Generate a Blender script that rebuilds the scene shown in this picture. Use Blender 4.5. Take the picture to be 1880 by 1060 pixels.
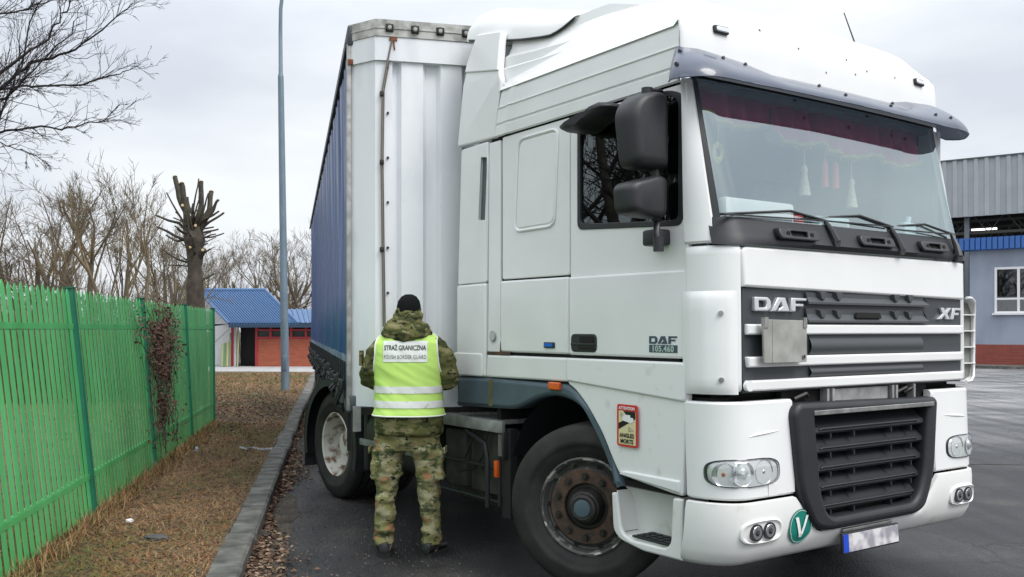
import bpy, bmesh, math, random
import numpy as np
from math import sin, cos, pi, radians
from mathutils import Vector, Matrix, noise
from mathutils.bvhtree import BVHTree

# ------------------------------------------------------------------ camera, sky, sun, exposure
scene = bpy.context.scene
for o_ in list(bpy.data.objects): bpy.data.objects.remove(o_)
FPX, CH, HY = 1713.0, 1.633, 605.3          # focal length in photo pixels, camera height, horizon row
cam_d = bpy.data.cameras.new('camera'); cam = bpy.data.objects.new('camera', cam_d)
scene.collection.objects.link(cam); scene.camera = cam
cam.location = (0, 0, CH); cam.rotation_euler = (radians(90), 0, 0)
cam_d.sensor_width = 36; cam_d.lens = 36*FPX/1880; cam_d.shift_y = (HY-530)/1880
cam_d.clip_start = .05; cam_d.clip_end = 2000
SUN_EL, SUN_AZ = radians(52), radians(128)   # azimuth clockwise from +Y
w = bpy.data.worlds.new("World"); scene.world = w; w.use_nodes = True
nt = w.node_tree; nt.nodes.clear()
N = nt.nodes.new; Lk = nt.links.new
sky = N('ShaderNodeTexSky'); sky.sky_type = 'NISHITA'; sky.sun_disc = False
sky.sun_elevation = SUN_EL; sky.sun_rotation = SUN_AZ; sky.dust_density = 3; sky.air_density = 1.5
tc = N('ShaderNodeTexCoord'); mp_ = N('ShaderNodeMapping'); mp_.inputs['Scale'].default_value = (1, 1, 3.2)
Lk(tc.outputs['Generated'], mp_.inputs['Vector'])
nz = N('ShaderNodeTexNoise'); nz.inputs['Scale'].default_value = 2.1; nz.inputs['Detail'].default_value = 5; nz.inputs['Roughness'].default_value = .5
Lk(mp_.outputs[0], nz.inputs['Vector'])
cr = N('ShaderNodeValToRGB'); cr.color_ramp.elements[0].position = .38; cr.color_ramp.elements[1].position = .62
cr.color_ramp.elements[0].color = (6.1, 6.5, 7.2, 1); cr.color_ramp.elements[1].color = (8.2, 8.5, 8.8, 1)
Lk(nz.outputs['Fac'], cr.inputs['Fac'])
sx = N('ShaderNodeSeparateXYZ'); Lk(tc.outputs['Generated'], sx.inputs[0])
mr = N('ShaderNodeMapRange'); mr.inputs['From Min'].default_value = .25; mr.inputs['From Max'].default_value = 1; mr.inputs['To Min'].default_value = 1; mr.inputs['To Max'].default_value = 2.3
Lk(sx.outputs['Z'], mr.inputs['Value'])
vm = N('ShaderNodeVectorMath'); vm.operation = 'SCALE'; Lk(cr.outputs['Color'], vm.inputs[0]); Lk(mr.outputs[0], vm.inputs['Scale'])
mx = N('ShaderNodeMixRGB'); mx.inputs['Fac'].default_value = .93
Lk(sky.outputs[0], mx.inputs[1]); Lk(vm.outputs[0], mx.inputs[2])
bg = N('ShaderNodeBackground'); bg.inputs['Strength'].default_value = .1
Lk(mx.outputs[0], bg.inputs[0]); wo = N('ShaderNodeOutputWorld'); Lk(bg.outputs[0], wo.inputs[0])
sun_d = bpy.data.lights.new('sun', 'SUN'); sun_d.energy = 1.95; sun_d.angle = radians(30); sun_d.color = (1, .97, .93)
sun = bpy.data.objects.new('sun', sun_d); scene.collection.objects.link(sun)
sdir = Vector((sin(SUN_AZ)*cos(SUN_EL), cos(SUN_AZ)*cos(SUN_EL), sin(SUN_EL)))
sun.rotation_euler = sdir.to_track_quat('Z', 'Y').to_euler(); sun.location = (20, -10, 30)
vs = scene.view_settings; vs.view_transform = 'Standard'; vs.look = 'None'; vs.gamma = 1; vs.exposure = 0.28
scene.render.engine = 'CYCLES'
scene.cycles.max_bounces = 7; scene.cycles.transparent_max_bounces = 12

# ------------------------------------------------------------------ measuring helpers
X0, Z0, TH = 1.099, 4.888, .608              # the truck's near front corner on the ground and its heading
sT, cT = sin(TH), cos(TH)
def S(px, py, v=0.0):                        # point of the truck's side plane v -> (u, z)
    a = (px-940)/FPX; u = (X0+cT*v-a*(Z0+sT*v))/(sT+a*cT); Z = Z0+cT*u+sT*v
    return (u, CH-(py-HY)*Z/FPX)
def F(px, py, u=0.0):                        # point of a plane parallel to the truck's front -> (v, z)
    a = (px-940)/FPX; v = (a*(Z0+cT*u)-(X0-sT*u))/(cT-a*sT); Z = Z0+cT*u+sT*v
    return (v, CH-(py-HY)*Z/FPX)
def G(px, py, z=0.0):                        # ground point at height z
    Z = (CH-z)*FPX/(py-HY); return Vector(((px-940)/FPX*Z, Z, z))
def D(px, py, Y):                            # point at distance Y
    return Vector(((px-940)/FPX*Y, Y, CH-(py-HY)*Y/FPX))

# ------------------------------------------------------------------ materials
MATS = {}
def mat(name, col, rough=.5, metal=0., var=0., vscale=8., bump=0., bscale=60., coat=0., col2=None, stretch=(1, 1, 1), spec=None, coord='Object', thr=(.35, .7), detail=5):
    if name in MATS: return MATS[name]
    m = bpy.data.materials.new(name); m.use_nodes = True; t = m.node_tree
    b = t.nodes['Principled BSDF']; b.inputs['Roughness'].default_value = rough; b.inputs['Metallic'].default_value = metal
    b.inputs['Coat Weight'].default_value = coat; b.inputs['Coat Roughness'].default_value = .08
    if spec is not None: b.inputs['Specular IOR Level'].default_value = spec
    b.inputs['Base Color'].default_value = (*col, 1)
    c = t.nodes.new('ShaderNodeTexCoord'); mpn = t.nodes.new('ShaderNodeMapping'); mpn.inputs['Scale'].default_value = stretch
    t.links.new(c.outputs[coord], mpn.inputs[0])
    if var or col2:
        n = t.nodes.new('ShaderNodeTexNoise'); n.inputs['Scale'].default_value = vscale; n.inputs['Detail'].default_value = detail
        t.links.new(mpn.outputs[0], n.inputs['Vector'])
        r = t.nodes.new('ShaderNodeValToRGB'); r.color_ramp.elements[0].position = thr[0]; r.color_ramp.elements[1].position = thr[1]
        if col2 is None: col2 = tuple(x*(1-var) for x in col)
        r.color_ramp.elements[0].color = (*col2, 1); r.color_ramp.elements[1].color = (*col, 1)
        t.links.new(n.outputs['Fac'], r.inputs[0]); t.links.new(r.outputs[0], b.inputs['Base Color'])
    if bump:
        n2 = t.nodes.new('ShaderNodeTexNoise'); n2.inputs['Scale'].default_value = bscale; n2.inputs['Detail'].default_value = 4
        t.links.new(mpn.outputs[0], n2.inputs['Vector'])
        bp = t.nodes.new('ShaderNodeBump'); bp.inputs['Strength'].default_value = bump; bp.inputs['Distance'].default_value = .01
        t.links.new(n2.outputs['Fac'], bp.inputs['Height']); t.links.new(bp.outputs[0], b.inputs['Normal'])
    MATS[name] = m; return m
def ramp_mat(name, stops, scale=6., rough=.8, detail=6, stretch=(1, 1, 1), constant=False, bump=0., bscale=80., coord='Object', distort=0.):
    m = bpy.data.materials.new(name); m.use_nodes = True; t = m.node_tree; b = t.nodes['Principled BSDF']; b.inputs['Roughness'].default_value = rough
    c = t.nodes.new('ShaderNodeTexCoord'); mpn = t.nodes.new('ShaderNodeMapping'); mpn.inputs['Scale'].default_value = stretch
    t.links.new(c.outputs[coord], mpn.inputs[0])
    n = t.nodes.new('ShaderNodeTexNoise'); n.inputs['Scale'].default_value = scale; n.inputs['Detail'].default_value = detail; n.inputs['Distortion'].default_value = distort
    t.links.new(mpn.outputs[0], n.inputs['Vector'])
    r = t.nodes.new('ShaderNodeValToRGB'); e = r.color_ramp.elements
    if constant: r.color_ramp.interpolation = 'CONSTANT'
    while len(e) < len(stops): e.new(.5)
    for k, (p, cc) in enumerate(stops): e[k].position = p; e[k].color = (*cc, 1)
    t.links.new(n.outputs['Fac'], r.inputs[0]); t.links.new(r.outputs[0], b.inputs['Base Color'])
    if bump:
        n2 = t.nodes.new('ShaderNodeTexNoise'); n2.inputs['Scale'].default_value = bscale; n2.inputs['Detail'].default_value = 4
        t.links.new(mpn.outputs[0], n2.inputs['Vector'])
        bp = t.nodes.new('ShaderNodeBump'); bp.inputs['Strength'].default_value = bump; bp.inputs['Distance'].default_value = .02
        t.links.new(n2.outputs['Fac'], bp.inputs['Height']); t.links.new(bp.outputs[0], b.inputs['Normal'])
    MATS[name] = m; return m
def camo(name, cols, scale):
    m = bpy.data.materials.new(name); m.use_nodes = True; t = m.node_tree; b = t.nodes['Principled BSDF']; b.inputs['Roughness'].default_value = .9
    b.inputs['Specular IOR Level'].default_value = .15
    c = t.nodes.new('ShaderNodeTexCoord'); prev = None
    for k, (cc, th, sc, seed) in enumerate(cols):
        mpn = t.nodes.new('ShaderNodeMapping'); mpn.inputs['Location'].default_value = (seed, seed*2, seed*3); mpn.inputs['Scale'].default_value = (1, 1, 1.9)
        t.links.new(c.outputs['Object'], mpn.inputs[0])
        n = t.nodes.new('ShaderNodeTexNoise'); n.inputs['Scale'].default_value = sc*scale; n.inputs['Detail'].default_value = 4; n.inputs['Roughness'].default_value = .6
        t.links.new(mpn.outputs[0], n.inputs['Vector'])
        g = t.nodes.new('ShaderNodeMapRange'); g.inputs['From Min'].default_value = th; g.inputs['From Max'].default_value = th+.012; t.links.new(n.outputs['Fac'], g.inputs['Value'])
        mixn = t.nodes.new('ShaderNodeMixRGB'); t.links.new(g.outputs[0], mixn.inputs[0]); mixn.inputs[2].default_value = (*cc, 1)
        if prev is None: mixn.inputs[1].default_value = (*cols[0][0], 1)
        else: t.links.new(prev, mixn.inputs[1])
        prev = mixn.outputs[0]
    t.links.new(prev, b.inputs['Base Color']); MATS[name] = m; return m
def glass(name, tint, refl, rough=.0, glosscol=(1, 1, 1)):
    m = bpy.data.materials.new(name); m.use_nodes = True; t = m.node_tree; t.nodes.clear()
    o = t.nodes.new('ShaderNodeOutputMaterial'); mi = t.nodes.new('ShaderNodeMixShader'); tr = t.nodes.new('ShaderNodeBsdfTransparent'); gl = t.nodes.new('ShaderNodeBsdfGlossy')
    fr = t.nodes.new('ShaderNodeFresnel'); ge = t.nodes.new('ShaderNodeNewGeometry'); io = t.nodes.new('ShaderNodeMapRange'); io.inputs['To Min'].default_value = 1.5; io.inputs['To Max'].default_value = 1/1.5; t.links.new(ge.outputs['Backfacing'], io.inputs['Value']); t.links.new(io.outputs[0], fr.inputs['IOR'])
    ad = t.nodes.new('ShaderNodeMath'); ad.operation = 'ADD'; ad.use_clamp = True; ad.inputs[1].default_value = refl; t.links.new(fr.outputs[0], ad.inputs[0])
    tr.inputs[0].default_value = (*tint, 1); gl.inputs['Roughness'].default_value = rough; gl.inputs[0].default_value = (*glosscol, 1)
    t.links.new(ad.outputs[0], mi.inputs[0]); t.links.new(tr.outputs[0], mi.inputs[1]); t.links.new(gl.outputs[0], mi.inputs[2]); t.links.new(mi.outputs[0], o.inputs[0])
    MATS[name] = m; return m
white = mat('white_paint', (.84, .85, .84), .33, var=.06, vscale=2.2, coat=.35, bump=.015, bscale=9)
whitefront = white
wdirty = mat('dirty_white_paint', (.79, .79, .77), .45, col2=(.60, .57, .50), vscale=6, thr=(.25, .42), coat=.1, bump=.03, bscale=20)
black = mat('black_plastic', (.022, .024, .027), .45, bump=.05, bscale=400)
mirm = mat('mirror_plastic', (.026, .028, .031), .48, var=.25, vscale=5, bump=.05, bscale=300)
dgrey = mat('dark_grey_plastic', (.018, .020, .024), .5, var=.3, vscale=5, bump=.04, bscale=300)
grillem = mat('grille_grey', (.06, .066, .072), .5, bump=.03, bscale=200)
rubber = mat('rubber', (.014, .0135, .013), .7, vscale=6, bump=.15, bscale=50, col2=(.032, .030, .027), stretch=(.6, 1, 1), thr=(.3, .6))
void = mat('underbody_black', (.008, .008, .008), .85)
greasy = mat('greasy_metal', (.05, .047, .042), .55, metal=.3, var=.6, vscale=9, bump=.2, bscale=40)
steel = mat('bare_steel', (.42, .42, .40), .4, metal=.7, var=.4, vscale=12, bump=.1)
alu = mat('dull_aluminium', (.42, .43, .42), .5, metal=.25, var=.45, vscale=9, bump=.1, bscale=40)
slate = mat('slate_plastic', (.085, .125, .155), .45, var=.25, vscale=4, bump=.03, bscale=300)
rust = mat('rusty_brown', (.115, .062, .038), .75, col2=(.05, .034, .026), vscale=18, bump=.3, bscale=60)
rustrim = mat('rusty_white_rim', (.62, .6, .56), .6, col2=(.16, .07, .03), vscale=9, thr=(.38, .52), bump=.15, bscale=60)
chrome = mat('chrome', (.85, .85, .86), .12, metal=1)
silver = mat('silver_letters', (.72, .74, .76), .28, metal=.6)
orange = mat('orange_lens', (.75, .12, .015), .25, coat=.5)
bluelens = mat('blue_lens', (.01, .13, .6), .25, coat=.5)
visor = mat('tinted_visor', (.070, .090, .140), .36, var=.3, vscale=2.5, coat=.6)
blueT = mat('blue_tarpaulin', (.010, .050, .18), .32, col2=(.024, .09, .27), vscale=1.4, stretch=(3, 3, .35), thr=(.3, .7), bump=.25, bscale=3)
trailw = mat('trailer_white', (.84, .86, .89), .30, col2=(.66, .69, .73), vscale=3.2, stretch=(1, 1, .35), thr=(.25, .50), coat=.3, bump=.16, bscale=3)
wsglass = glass('windscreen_glass', (.90, .96, .95), .27, .05, (.80, .93, .95))
sdglass = glass('side_glass', (.12, .17, .17), .06, 0, (.9, 1, 1))
lensgl = glass('lamp_lens', (.88, .90, .90), .14, .06)
dglass = glass('building_glass', (.3, .35, .37), .12, .02)

# ------------------------------------------------------------------ mesh builder
def link(o, parent=None):
    scene.collection.objects.link(o)
    if parent is not None: o.parent = parent
    return o
def rnd(poly, r, n=4):                       # round the corners of a polygon
    out = []; k = len(poly)
    for i in range(k):
        p0, p1, p2 = Vector(poly[i-1]), Vector(poly[i]), Vector(poly[(i+1) % k])
        a, b = p0-p1, p2-p1; rr = min(r[i] if isinstance(r, (list, tuple)) else r, a.length*.48, b.length*.48)
        if rr < 1e-4: out.append(tuple(p1)); continue
        A, B = p1+a.normalized()*rr, p1+b.normalized()*rr
        for j in range(n+1):
            t = j/n; out.append(tuple((1-t)**2*A+2*t*(1-t)*p1+t*t*B))
    return out
def rect(x0, y0, x1, y1, r=0, n=4):
    q = [(x0, y0), (x1, y0), (x1, y1), (x0, y1)]
    return rnd(q, r, n) if r else q
def curve_mesh(splines, ext, bev):
    cu = bpy.data.curves.new('c', 'CURVE'); cu.dimensions = '2D'; cu.fill_mode = 'BOTH'
    cu.extrude = max(ext-bev, .0001); cu.bevel_depth = bev; cu.bevel_resolution = 2; cu.offset = -bev
    for sp in splines:
        s = cu.splines.new('POLY'); s.points.add(len(sp)-1); s.use_cyclic_u = True
        for p, c in zip(s.points, sp): p.co = (c[0], c[1], 0, 1)
    o = bpy.data.objects.new('c', cu); me = bpy.data.meshes.new_from_object(o)
    vs_ = [tuple(v.co) for v in me.vertices]; fs = [tuple(p.vertices) for p in me.polygons]
    bpy.data.objects.remove(o); bpy.data.curves.remove(cu); bpy.data.meshes.remove(me)
    return vs_, fs
def text_mesh(txt, size, ext=.001, off=0., align='CENTER', space=1.):
    cu = bpy.data.curves.new('t', 'FONT'); cu.body = txt; cu.size = size; cu.extrude = ext; cu.offset = off; cu.align_x = align; cu.space_character = space
    cu.resolution_u = 3
    o = bpy.data.objects.new('t', cu); me = bpy.data.meshes.new_from_object(o)
    vs_ = [tuple(v.co) for v in me.vertices]; fs = [tuple(p.vertices) for p in me.polygons]
    bpy.data.objects.remove(o); bpy.data.curves.remove(cu); bpy.data.meshes.remove(me)
    return vs_, fs
class MB:
    def __init__(s): s.v = []; s.f = []; s.m = []
    def add(s, vs_, fs, m=0, fn=None):
        b = len(s.v)
        s.v += [tuple(fn(*p)) for p in vs_] if fn else [tuple(p) for p in vs_]
        s.f += [tuple(i+b for i in f) for f in fs]; s.m += [m]*len(fs); return s
    def box(s, x0, y0, z0, x1, y1, z1, m=0, bev=0., fn=None):
        if bev:
            bm = bmesh.new(); bmesh.ops.create_cube(bm, size=1)
            for v in bm.verts: v.co = ((x0+x1)/2+v.co.x*(x1-x0), (y0+y1)/2+v.co.y*(y1-y0), (z0+z1)/2+v.co.z*(z1-z0))
            bmesh.ops.bevel(bm, geom=bm.edges[:], offset=bev, segments=2, affect='EDGES', profile=.5)
            bm.verts.index_update(); vs_ = [tuple(v.co) for v in bm.verts]; fs = [tuple(v.index for v in f.verts) for f in bm.faces]; bm.free()
            return s.add(vs_, fs, m, fn)
        vs_ = [(x, y, z) for x in (x0, x1) for y in (y0, y1) for z in (z0, z1)]
        return s.add(vs_, [(0, 1, 3, 2), (4, 6, 7, 5), (0, 4, 5, 1), (2, 3, 7, 6), (0, 2, 6, 4), (1, 5, 7, 3)], m, fn)
    def tube(s, pts, r, k=8, m=0, caps=True, fn=None):
        pts = [Vector(p) for p in pts]; n = len(pts); rs = r if isinstance(r, (list, tuple)) else [r]*n
        vs_ = []; up = Vector((0, 0, 1)); prev = None
        for i in range(n):
            d = (pts[min(i+1, n-1)]-pts[max(i-1, 0)]).normalized()
            a = d.cross(up if abs(d.z) < .95 else Vector((1, 0, 0))) if prev is None else (prev-d*prev.dot(d))
            a.normalize(); prev = a; b = d.cross(a)
            for j in range(k):
                t = 2*pi*j/k; vs_.append(pts[i]+(a*cos(t)+b*sin(t))*rs[i])
        fs = [(i*k+j, i*k+(j+1) % k, (i+1)*k+(j+1) % k, (i+1)*k+j) for i in range(n-1) for j in range(k)]
        if caps: fs += [tuple(range(k))[::-1], tuple((n-1)*k+j for j in range(k))]
        return s.add(vs_, fs, m, fn)
    def lathe(s, prof, k=48, m=0, fn=None):  # prof [(axial, radius)] about local x axis
        vs_ = []
        for a, r in prof:
            for j in range(k): t = 2*pi*j/k; vs_.append((a, r*cos(t), r*sin(t)))
        fs = [(i*k+j, (i+1)*k+j, (i+1)*k+(j+1) % k, i*k+(j+1) % k) for i in range(len(prof)-1) for j in range(k)]
        if prof[0][1] > 1e-4 and False: pass
        return s.add(vs_, fs, m, fn)
    def cyl(s, c, ax, r, h, k=16, m=0):
        c = Vector(c); ax = Vector(ax).normalized(); return s.tube([c, c+ax*h], r, k, m)
    def loft(s, rings, m=0, caps=True, fn=None, closed=True):
        k = len(rings[0]); vs_ = [p for r in rings for p in r]; kk = k if closed else k-1
        fs = [(i*k+j, i*k+(j+1) % k, (i+1)*k+(j+1) % k, (i+1)*k+j) for i in range(len(rings)-1) for j in range(kk)]
        if caps: fs += [tuple(range(k))[::-1], tuple((len(rings)-1)*k+j for j in range(k))]
        return s.add(vs_, fs, m, fn)
    def grid(s, fn, nu, nv, m=0, mask=None):
        vs_ = [fn(i/nu, j/nv) for i in range(nu+1) for j in range(nv+1)]; w_ = nv+1
        fs = [(i*w_+j, (i+1)*w_+j, (i+1)*w_+j+1, i*w_+j+1) for i in range(nu) for j in range(nv) if mask is None or mask((i+.5)/nu, (j+.5)/nv)]
        return s.add(vs_, fs, m)
    def plate(s, splines, th, bev, fn, m=0):  # fn maps (x, y, depth 0..th) ; splines [outer, hole, ...]
        vs_, fs = curve_mesh(splines, th/2, bev); return s.add([(x, y, z+th/2) for x, y, z in vs_], fs, m, fn)
    def mesh(s, name, mats, sharp=35):
        me = bpy.data.meshes.new(name); me.from_pydata(s.v, [], s.f); mats = mats if isinstance(mats, (list, tuple)) else [mats]
        for q in mats: me.materials.append(q)
        if len(mats) > 1: me.polygons.foreach_set('material_index', s.m)
        bm = bmesh.new(); bm.from_mesh(me); bmesh.ops.recalc_face_normals(bm, faces=bm.faces); bm.to_mesh(me); bm.free()
        me.polygons.foreach_set('use_smooth', [True]*len(me.polygons)); me.set_sharp_from_angle(angle=radians(sharp)); me.update()
        return me
    def build(s, name, mats, parent=None, loc=None, sharp=35):
        o = bpy.data.objects.new(name, s.mesh(name, mats, sharp)); link(o, parent)
        if loc is not None: o.location = loc
        return o
def raw_mesh(name, V, Fq, mats, midx=None, parent=None, smooth=False):   # fast path from numpy arrays (quads or tris)
    me = bpy.data.meshes.new(name); V = np.asarray(V, np.float32); Fq = np.asarray(Fq, np.int32); n, k = Fq.shape
    me.vertices.add(len(V)); me.vertices.foreach_set('co', V.ravel()); me.loops.add(n*k); me.loops.foreach_set('vertex_index', Fq.ravel())
    me.polygons.add(n); me.polygons.foreach_set('loop_start', np.arange(0, n*k, k, dtype=np.int32))
    for q in (mats if isinstance(mats, (list, tuple)) else [mats]): me.materials.append(q)
    if midx is not None: me.polygons.foreach_set('material_index', np.asarray(midx, np.int32))
    me.polygons.foreach_set('use_smooth', [smooth]*n)
    me.update(calc_edges=True); me.validate()
    return link(bpy.data.objects.new(name, me), parent)
def tag(o, label, cat, group=None):
    o['label'] = label; o['category'] = cat
    if group: o['group'] = group
    return o
def empty(name, loc, rz=0., label=None, cat=None, group=None):
    o = bpy.data.objects.new(name, None); link(o); o.location = loc; o.rotation_euler = (0, 0, rz); o.empty_display_size = .2
    if label: tag(o, label, cat, group)
    return o
def struct(o): o['kind'] = 'structure'; return o
def poly_sheet(name, pts, z, m, th=0.):
    b = MB()
    if th: b.loft([[(x, y, z-th) for x, y in pts], [(x, y, z) for x, y in pts]])
    else: b.add([(x, y, z) for x, y in pts], [tuple(range(len(pts)))])
    return b.build(name, m)

# ================================================================== SETTING: ground
def speckle(m):
    t = m.node_tree; bs = t.nodes['Principled BSDF']; src = bs.inputs['Base Color'].links[0].from_socket; c = t.nodes.new('ShaderNodeTexCoord')
    v = t.nodes.new('ShaderNodeTexVoronoi'); v.inputs['Scale'].default_value = 38; v.inputs['Randomness'].default_value = 1; t.links.new(c.outputs['Object'], v.inputs['Vector'])
    r = t.nodes.new('ShaderNodeValToRGB'); r.color_ramp.elements[0].position = .06; r.color_ramp.elements[1].position = .22; r.color_ramp.elements[0].color = (4.2, 4.1, 3.9, 1); r.color_ramp.elements[1].color = (.8, .8, .8, 1)
    t.links.new(v.outputs['Distance'], r.inputs[0]); mx_ = t.nodes.new('ShaderNodeMixRGB'); mx_.blend_type = 'MULTIPLY'; mx_.inputs[0].default_value = 1
    # hairline cracks
    nn = t.nodes.new('ShaderNodeTexNoise'); nn.inputs['Scale'].default_value = 2.5; nn.inputs['Detail'].default_value = 5; t.links.new(c.outputs['Object'], nn.inputs['Vector'])
    av = t.nodes.new('ShaderNodeVectorMath'); av.operation = 'MULTIPLY_ADD'; av.inputs[1].default_value = (.5, .5, .5); t.links.new(nn.outputs['Color'], av.inputs[0]); t.links.new(c.outputs['Object'], av.inputs[2])
    vc = t.nodes.new('ShaderNodeTexVoronoi'); vc.feature = 'DISTANCE_TO_EDGE'; vc.inputs['Scale'].default_value = .55; t.links.new(av.outputs[0], vc.inputs['Vector'])
    rc = t.nodes.new('ShaderNodeMapRange'); rc.inputs['From Min'].default_value = .003; rc.inputs['From Max'].default_value = .009; rc.inputs['To Min'].default_value = .35; t.links.new(vc.outputs['Distance'], rc.inputs['Value'])
    # long worn wheel tracks
    mpn = t.nodes.new('ShaderNodeMapping'); mpn.inputs['Rotation'].default_value = (0, 0, radians(11)); mpn.inputs['Scale'].default_value = (2.2, .10, 1); t.links.new(c.outputs['Object'], mpn.inputs[0])
    n = t.nodes.new('ShaderNodeTexNoise'); n.inputs['Scale'].default_value = 1.6; n.inputs['Detail'].default_value = 8; t.links.new(mpn.outputs[0], n.inputs['Vector'])
    r2 = t.nodes.new('ShaderNodeMapRange'); r2.inputs['From Min'].default_value = .35; r2.inputs['From Max'].default_value = .65; r2.inputs['To Min'].default_value = .7; r2.inputs['To Max'].default_value = 1.7; t.links.new(n.outputs['Fac'], r2.inputs['Value'])
    sc = t.nodes.new('ShaderNodeVectorMath'); sc.operation = 'SCALE'; t.links.new(src, mx_.inputs[1]); t.links.new(r.outputs[0], mx_.inputs[2]); t.links.new(mx_.outputs[0], sc.inputs[0]); ml = t.nodes.new('ShaderNodeMath'); ml.operation = 'MULTIPLY'; t.links.new(r2.outputs[0], ml.inputs[0]); t.links.new(rc.outputs[0], ml.inputs[1]); t.links.new(ml.outputs[0], sc.inputs['Scale']); t.links.new(sc.outputs[0], bs.inputs['Base Color'])
asph = ramp_mat('asphalt_surface', [(.3, (.010, .011, .013)), (.5, (.018, .018, .020)), (.6, (.030, .029, .028)), (.72, (.055, .052, .048))], scale=1.1, rough=.55, detail=15, bump=.9, bscale=70)
speckle(asph)
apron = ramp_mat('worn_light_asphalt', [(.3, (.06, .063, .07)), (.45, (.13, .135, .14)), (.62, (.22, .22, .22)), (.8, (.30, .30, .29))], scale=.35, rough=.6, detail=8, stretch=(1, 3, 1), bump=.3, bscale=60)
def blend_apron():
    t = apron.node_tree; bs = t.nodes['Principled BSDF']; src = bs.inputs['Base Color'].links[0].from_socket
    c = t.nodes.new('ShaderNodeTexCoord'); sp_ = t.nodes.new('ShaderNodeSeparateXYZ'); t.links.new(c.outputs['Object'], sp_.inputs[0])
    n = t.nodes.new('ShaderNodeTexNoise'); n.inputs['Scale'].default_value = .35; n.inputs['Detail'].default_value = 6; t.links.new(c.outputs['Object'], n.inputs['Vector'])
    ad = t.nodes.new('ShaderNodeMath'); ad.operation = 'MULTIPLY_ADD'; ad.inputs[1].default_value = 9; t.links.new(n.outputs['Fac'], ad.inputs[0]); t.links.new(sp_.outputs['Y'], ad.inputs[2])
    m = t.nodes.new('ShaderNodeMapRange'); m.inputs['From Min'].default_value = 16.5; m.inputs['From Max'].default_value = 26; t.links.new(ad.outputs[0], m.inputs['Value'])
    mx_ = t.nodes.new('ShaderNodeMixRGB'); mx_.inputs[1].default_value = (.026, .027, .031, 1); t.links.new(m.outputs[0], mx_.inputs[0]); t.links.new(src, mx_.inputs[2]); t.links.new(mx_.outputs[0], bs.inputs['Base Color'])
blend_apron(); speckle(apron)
soil = ramp_mat('verge_soil', [(.28, (.035, .028, .02)), (.45, (.085, .062, .038)), (.55, (.14, .10, .06)), (.66, (.10, .105, .035)), (.8, (.17, .12, .07))], scale=3.5, rough=.95, detail=10, bump=1, bscale=40)
concrete = ramp_mat('old_concrete', [(.3, (.055, .055, .048)), (.5, (.11, .108, .098)), (.7, (.19, .185, .17))], scale=6, rough=.9, detail=10, bump=.7, bscale=50)
palec = ramp_mat('pale_concrete', [(.3, (.28, .28, .28)), (.7, (.42, .42, .42))], scale=2, rough=.8, detail=8)
g_ = poly_sheet('ground', [(-300, -200), (300, -200), (300, 600), (-300, 600)], -.006, mat('far_ground', (.07, .062, .045), .95, var=.5, vscale=.3)); struct(g_)
struct(poly_sheet('road', [(-60, -40), (90, -40), (90, 120), (-60, 120)], 0, asph))
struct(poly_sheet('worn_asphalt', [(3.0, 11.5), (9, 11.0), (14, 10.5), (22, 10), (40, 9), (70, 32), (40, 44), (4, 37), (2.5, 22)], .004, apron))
KX = lambda Y: -1.90-.19*(Y-5.775)           # kerb inner edge
struct(poly_sheet('verge', [(KX(-6), -6), (KX(34), 34), (-30, 36), (-30, -6)], .095, soil, .12))
struct(poly_sheet('service_path', [(-40, 36.6), (-40, 41.5), (-4.2, 41.2), (-4.2, 35.2), (KX(35), 34.8)], .012, palec))
b = MB(); rk = random.Random(3)
Y = -6.0
while Y < 33.5:                              # kerbstones, 1 m each, slightly out of line
    dx, dz = rk.uniform(-.012, .012), rk.uniform(-.006, .008)
    x0, x1 = KX(Y+.006), KX(Y+.994); w_ = .20
    A = [(x0+dx, Y+.006), (x0+w_+dx, Y+.006+.03), (x1+w_+dx, Y+.994+.03), (x1+dx, Y+.994)]
    bev = [(A[0], .0), (A[1], -.0), (A[2], -.0), (A[3], .0)]
    b.loft([[(x, y, -.02) for x, y in A], [(x, y, .095+dz) for x, y in A], [(A[0][0]+.006, A[0][1]+.006, .112+dz), (A[1][0]-.02, A[1][1]+.006, .112+dz), (A[2][0]-.02, A[2][1]-.006, .112+dz), (A[3][0]+.006, A[3][1]-.006, .112+dz)]])
    Y += 1.0
struct(b.build('kerb', concrete, sharp=20))
rng = np.random.default_rng(5)
silt = []
for Yk in np.arange(-5, 33, .35): silt.append((KX(Yk)+.36+.10*noise.noise(Vector((Yk*.9, 0, 0)))+.12*noise.noise(Vector((Yk*2.7, 3, 0)))+(.10 if Yk < 9 else 0), Yk))
o_ = poly_sheet('gutter_silt', [(KX(-5)+.15, -5)]+silt+[(KX(33)+.15, 33)], .004, ramp_mat('silt', [(.3, (.035, .030, .025)), (.55, (.075, .062, .048)), (.75, (.12, .098, .075))], scale=6, rough=.95, detail=10, bump=.8, bscale=60)); struct(o_)
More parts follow.
